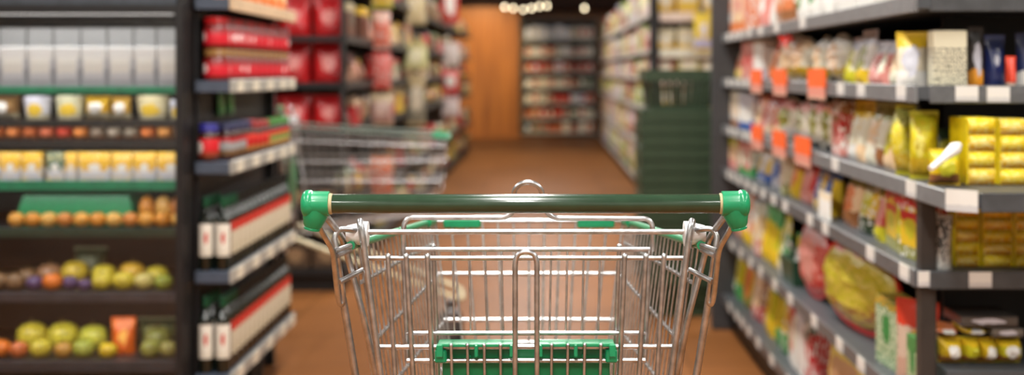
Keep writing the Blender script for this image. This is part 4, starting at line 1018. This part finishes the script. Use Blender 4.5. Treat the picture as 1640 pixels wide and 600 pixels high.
# ------------------------------------------------------------------ pile of green shopping baskets
def m_basket_body():
    """open basket with slotted walls: rim, corner posts, wall slats"""
    mb = MB(); W, D, H = .335, .43, .21; tp = .86
    def ring(z0, z1, s0, s1, t=.008):
        for s in (-1, 1):
            mb.box(-W/2*s1, W/2*s1, s*D/2*s1-t/2, s*D/2*s1+t/2, z0, z1)
            mb.box(s*W/2*s1-t/2, s*W/2*s1+t/2, -D/2*s1, D/2*s1, z0, z1)
    ring(H-.056, H, 1, 1, .016); ring(.0, .03, tp, tp)
    mb.box(-W/2*tp, W/2*tp, -D/2*tp, D/2*tp, 0, .006)
    return mb.mesh('basket_body', 0)
bk_body = m_basket_body()
def slat_meshes():
    W, D, H = .335, .43, .21; tp = .86; out = []
    for s in (-1, 1):
        for k in range(9):
            a = -1+2*(k+.5)/9
            for ax in (0, 1):
                if ax == 0:
                    p0 = (a*W/2*tp, s*D/2*tp, .02); p1 = (a*W/2, s*D/2, H-.02); wv = Vector((.011,0,0)); tv = Vector((0,.003,0))
                else:
                    p0 = (s*W/2*tp, a*D/2*tp, .02); p1 = (s*W/2, a*D/2, H-.02); wv = Vector((0,.014,0)); tv = Vector((.003,0,0))
                p0, p1 = Vector(p0), Vector(p1)
                v = [p0-wv-tv, p0+wv-tv, p0+wv+tv, p0-wv+tv, p1-wv-tv, p1+wv-tv, p1+wv+tv, p1-wv+tv]
                out.append(MB().add(v, [(3,2,1,0), (4,5,6,7), (0,1,5,4), (1,2,6,5), (2,3,7,6), (3,0,4,7)]).mesh('slat', 0))
    return out
bk_slats = slat_meshes()
BG = plain((46,66,44), .45, var=.08); BGD = plain((42,60,40), .45, var=.08)
bh = MB().tube(fillet([(-.15,0,.19), (-.15,-.10,.20), (-.13,-.19,.205), (.13,-.19,.205), (.15,-.10,.20), (.15,0,.19)], .05, 4), .006, 8).mesh('carry_handle')
def make_basket(up=False):
    r = empty('shopping_basket')
    put('basket_body', bk_body, BG, r)
    for me in bk_slats: put('slat', me, BGD, r)
    put('carry_handle', bh, BG, r, rot=(0, 0, 0)); put('carry_handle', bh, BG, r, rot=(0, 0, math.pi))
    return r
proto = make_basket(); BX, BY = .655, 6.62
NBK = 14
for k in range(NBK):
    o = proto if k == 0 else copy_tree(proto)
    o.location = (BX+rng.uniform(-.004,.004), BY+rng.uniform(-.004,.004), .004+k*.0615)
    tag(o, 'dark green plastic shopping basket, %s from the floor in the pile' % nth(k+1), 'basket', 'piled green shopping baskets')
o = copy_tree(proto); o.location = (BX+.02, BY+.02, .004+NBK*.0615+.135)
for ch in o.children:
    if ch.name.startswith('carry_handle'): ch.rotation_euler.x = 0
tag(o, 'topmost green shopping basket resting high on the pile', 'basket', 'piled green shopping baskets')

# ------------------------------------------------------------------ shelving at the end of the aisle
EY = 24.2
ex0, ex1 = xat(834, EY), xat(956, EY)
e = empty('shelving_unit', (0,0,0)); tag(e, 'blurred grey-green shelving against the wood wall at aisle end', 'shelving')
EG = plain((62,70,62), .5); zt = zat(30, EY)
put('back_panel', MB().box(ex0, ex1, EY+.36, EY+.38, 0, zt).mesh('back_panel', 0), plain((30,32,30), .6), e)
for x in (ex0, ex1-.05): put('side_panel', MB().box(x, x+.05, EY, EY+.36, 0, zt).mesh('side_panel', 0), EG, e)
EL = [zat(y, EY) for y in (211, 188, 164, 139, 114, 89, 62)]
PE = [(230,220,200), (216,80,40), (236,228,214), (206,120,70), (160,160,140), (200,60,40), (220,200,160), (130,136,110), (226,232,244)]
PEN = ['off-white', 'orange red', 'white', 'tan orange', 'grey', 'red', 'beige', 'grey green', 'pale blue']
re_ = random.Random(5)
for i, z in enumerate(EL):
    s = put('shelf', MB().box(ex0+.05, ex1-.05, EY, EY+.36, z-.03, z).mesh('shelf', 0), EG, e)
    put('price_rail', MB().box(ex0+.05, ex1-.05, EY-.01, EY, z-.04, z+.004).mesh('price_rail', 0), plain((170,168,158), .5), s)
    n = 9; wd = (ex1-ex0-.12)/n; run = re_.randrange(9)
    for k in range(n):
        if re_.random() < .45: run = re_.randrange(9)
        ci = 8 if (i == 6 and k < 6) else run
        item('plainbox' if k % 3 else 'plainpouch', 'grocery_carton' if k % 3 else 'grocery_pouch', '%s %s, %s from the wood wall side, %s shelf at aisle end' % (PEN[ci], 'carton' if k % 3 else 'pouch', nth(k+1), ['lowest','second','third','fourth','fifth','sixth','top'][i]), 'carton' if k % 3 else 'pouch',
             (ex0+.06+wd*(k+.5), EY+.10, z), (wd*.93, .16, (.175 if i < 6 else .25)*re_.uniform(.8,1)), (printed(PE[ci], None, None, PE[re_.randrange(9)], seed=ci % 4),), 0, 'groceries at the aisle end')
# wood-clad pier beside it
wp = put('wall_pier', MB().box(-1.75, ex0-.03, 24.3, 25.55, 0, 2.40).mesh('wall_pier', 0), wood_mat()); tag(wp, 'warm orange wood clad pier at the aisle end', kind='structure')

# warm pendant bulbs at the far end
bulb = MB().lathe([(.012,.05), (.02,.03), (.04,-.01), (.046,-.04), (.036,-.07), (.005,-.085)], 16).mesh('bulb')
sock = MB().lathe([(.008,.10), (.018,.095), (.02,.05), (.012,.045)], 12).mesh('socket')
for k, (x, y) in enumerate(((808,10), (822,12), (838,14), (851,12), (864,9), (876,8), (936,12))):
    Y = 20.2+.25*(k % 3); p = at(x, y, Y)
    t = empty('pendant_lamp', p); tag(t, 'warm pendant bulb, %s from the wood pier side near aisle end' % nth(k+1), 'lamp', 'pendant bulbs at the aisle end')
    put('bulb', bulb, emit((1,.82,.52), 8.0), t, scale=(.45,.45,.45)); put('socket', sock, DARK, t, scale=(.45,.45,.45), loc=(0,0,.0))
    put('cord', MB().tube([(0,0,.04), (0,0,ZC-p.z)], .003, 6).mesh('cord'), DARK, t)
# picture light washing the pier
sd = bpy.data.lights.new('pier_spot', 'SPOT'); sd.energy = 420; sd.color = (1,.74,.42); sd.spot_size = R(75); sd.spot_blend = .8; sd.shadow_soft_size = .06
so = bpy.data.objects.new('pier_spot', sd); col.objects.link(so)
pl = empty('ceiling_spotlight', (-1.15, 22.6, 2.95)); tag(pl, 'ceiling spotlight aimed at the orange wood pier', 'light')
put('spot_can', MB().lathe([(.05,0), (.055,.01), (.055,.14), (.03,.16)], 18).mesh('spot_can'), DARK, pl, rot=(R(-40),0,0), loc=(0,0,.1))
put('stem', MB().tube([(0,0,.2), (0,0,.35)], .01, 8).mesh('stem'), DARK, pl)
so.location = (0, .05, .08); so.rotation_euler = (R(42), 0, 0); so.parent = pl
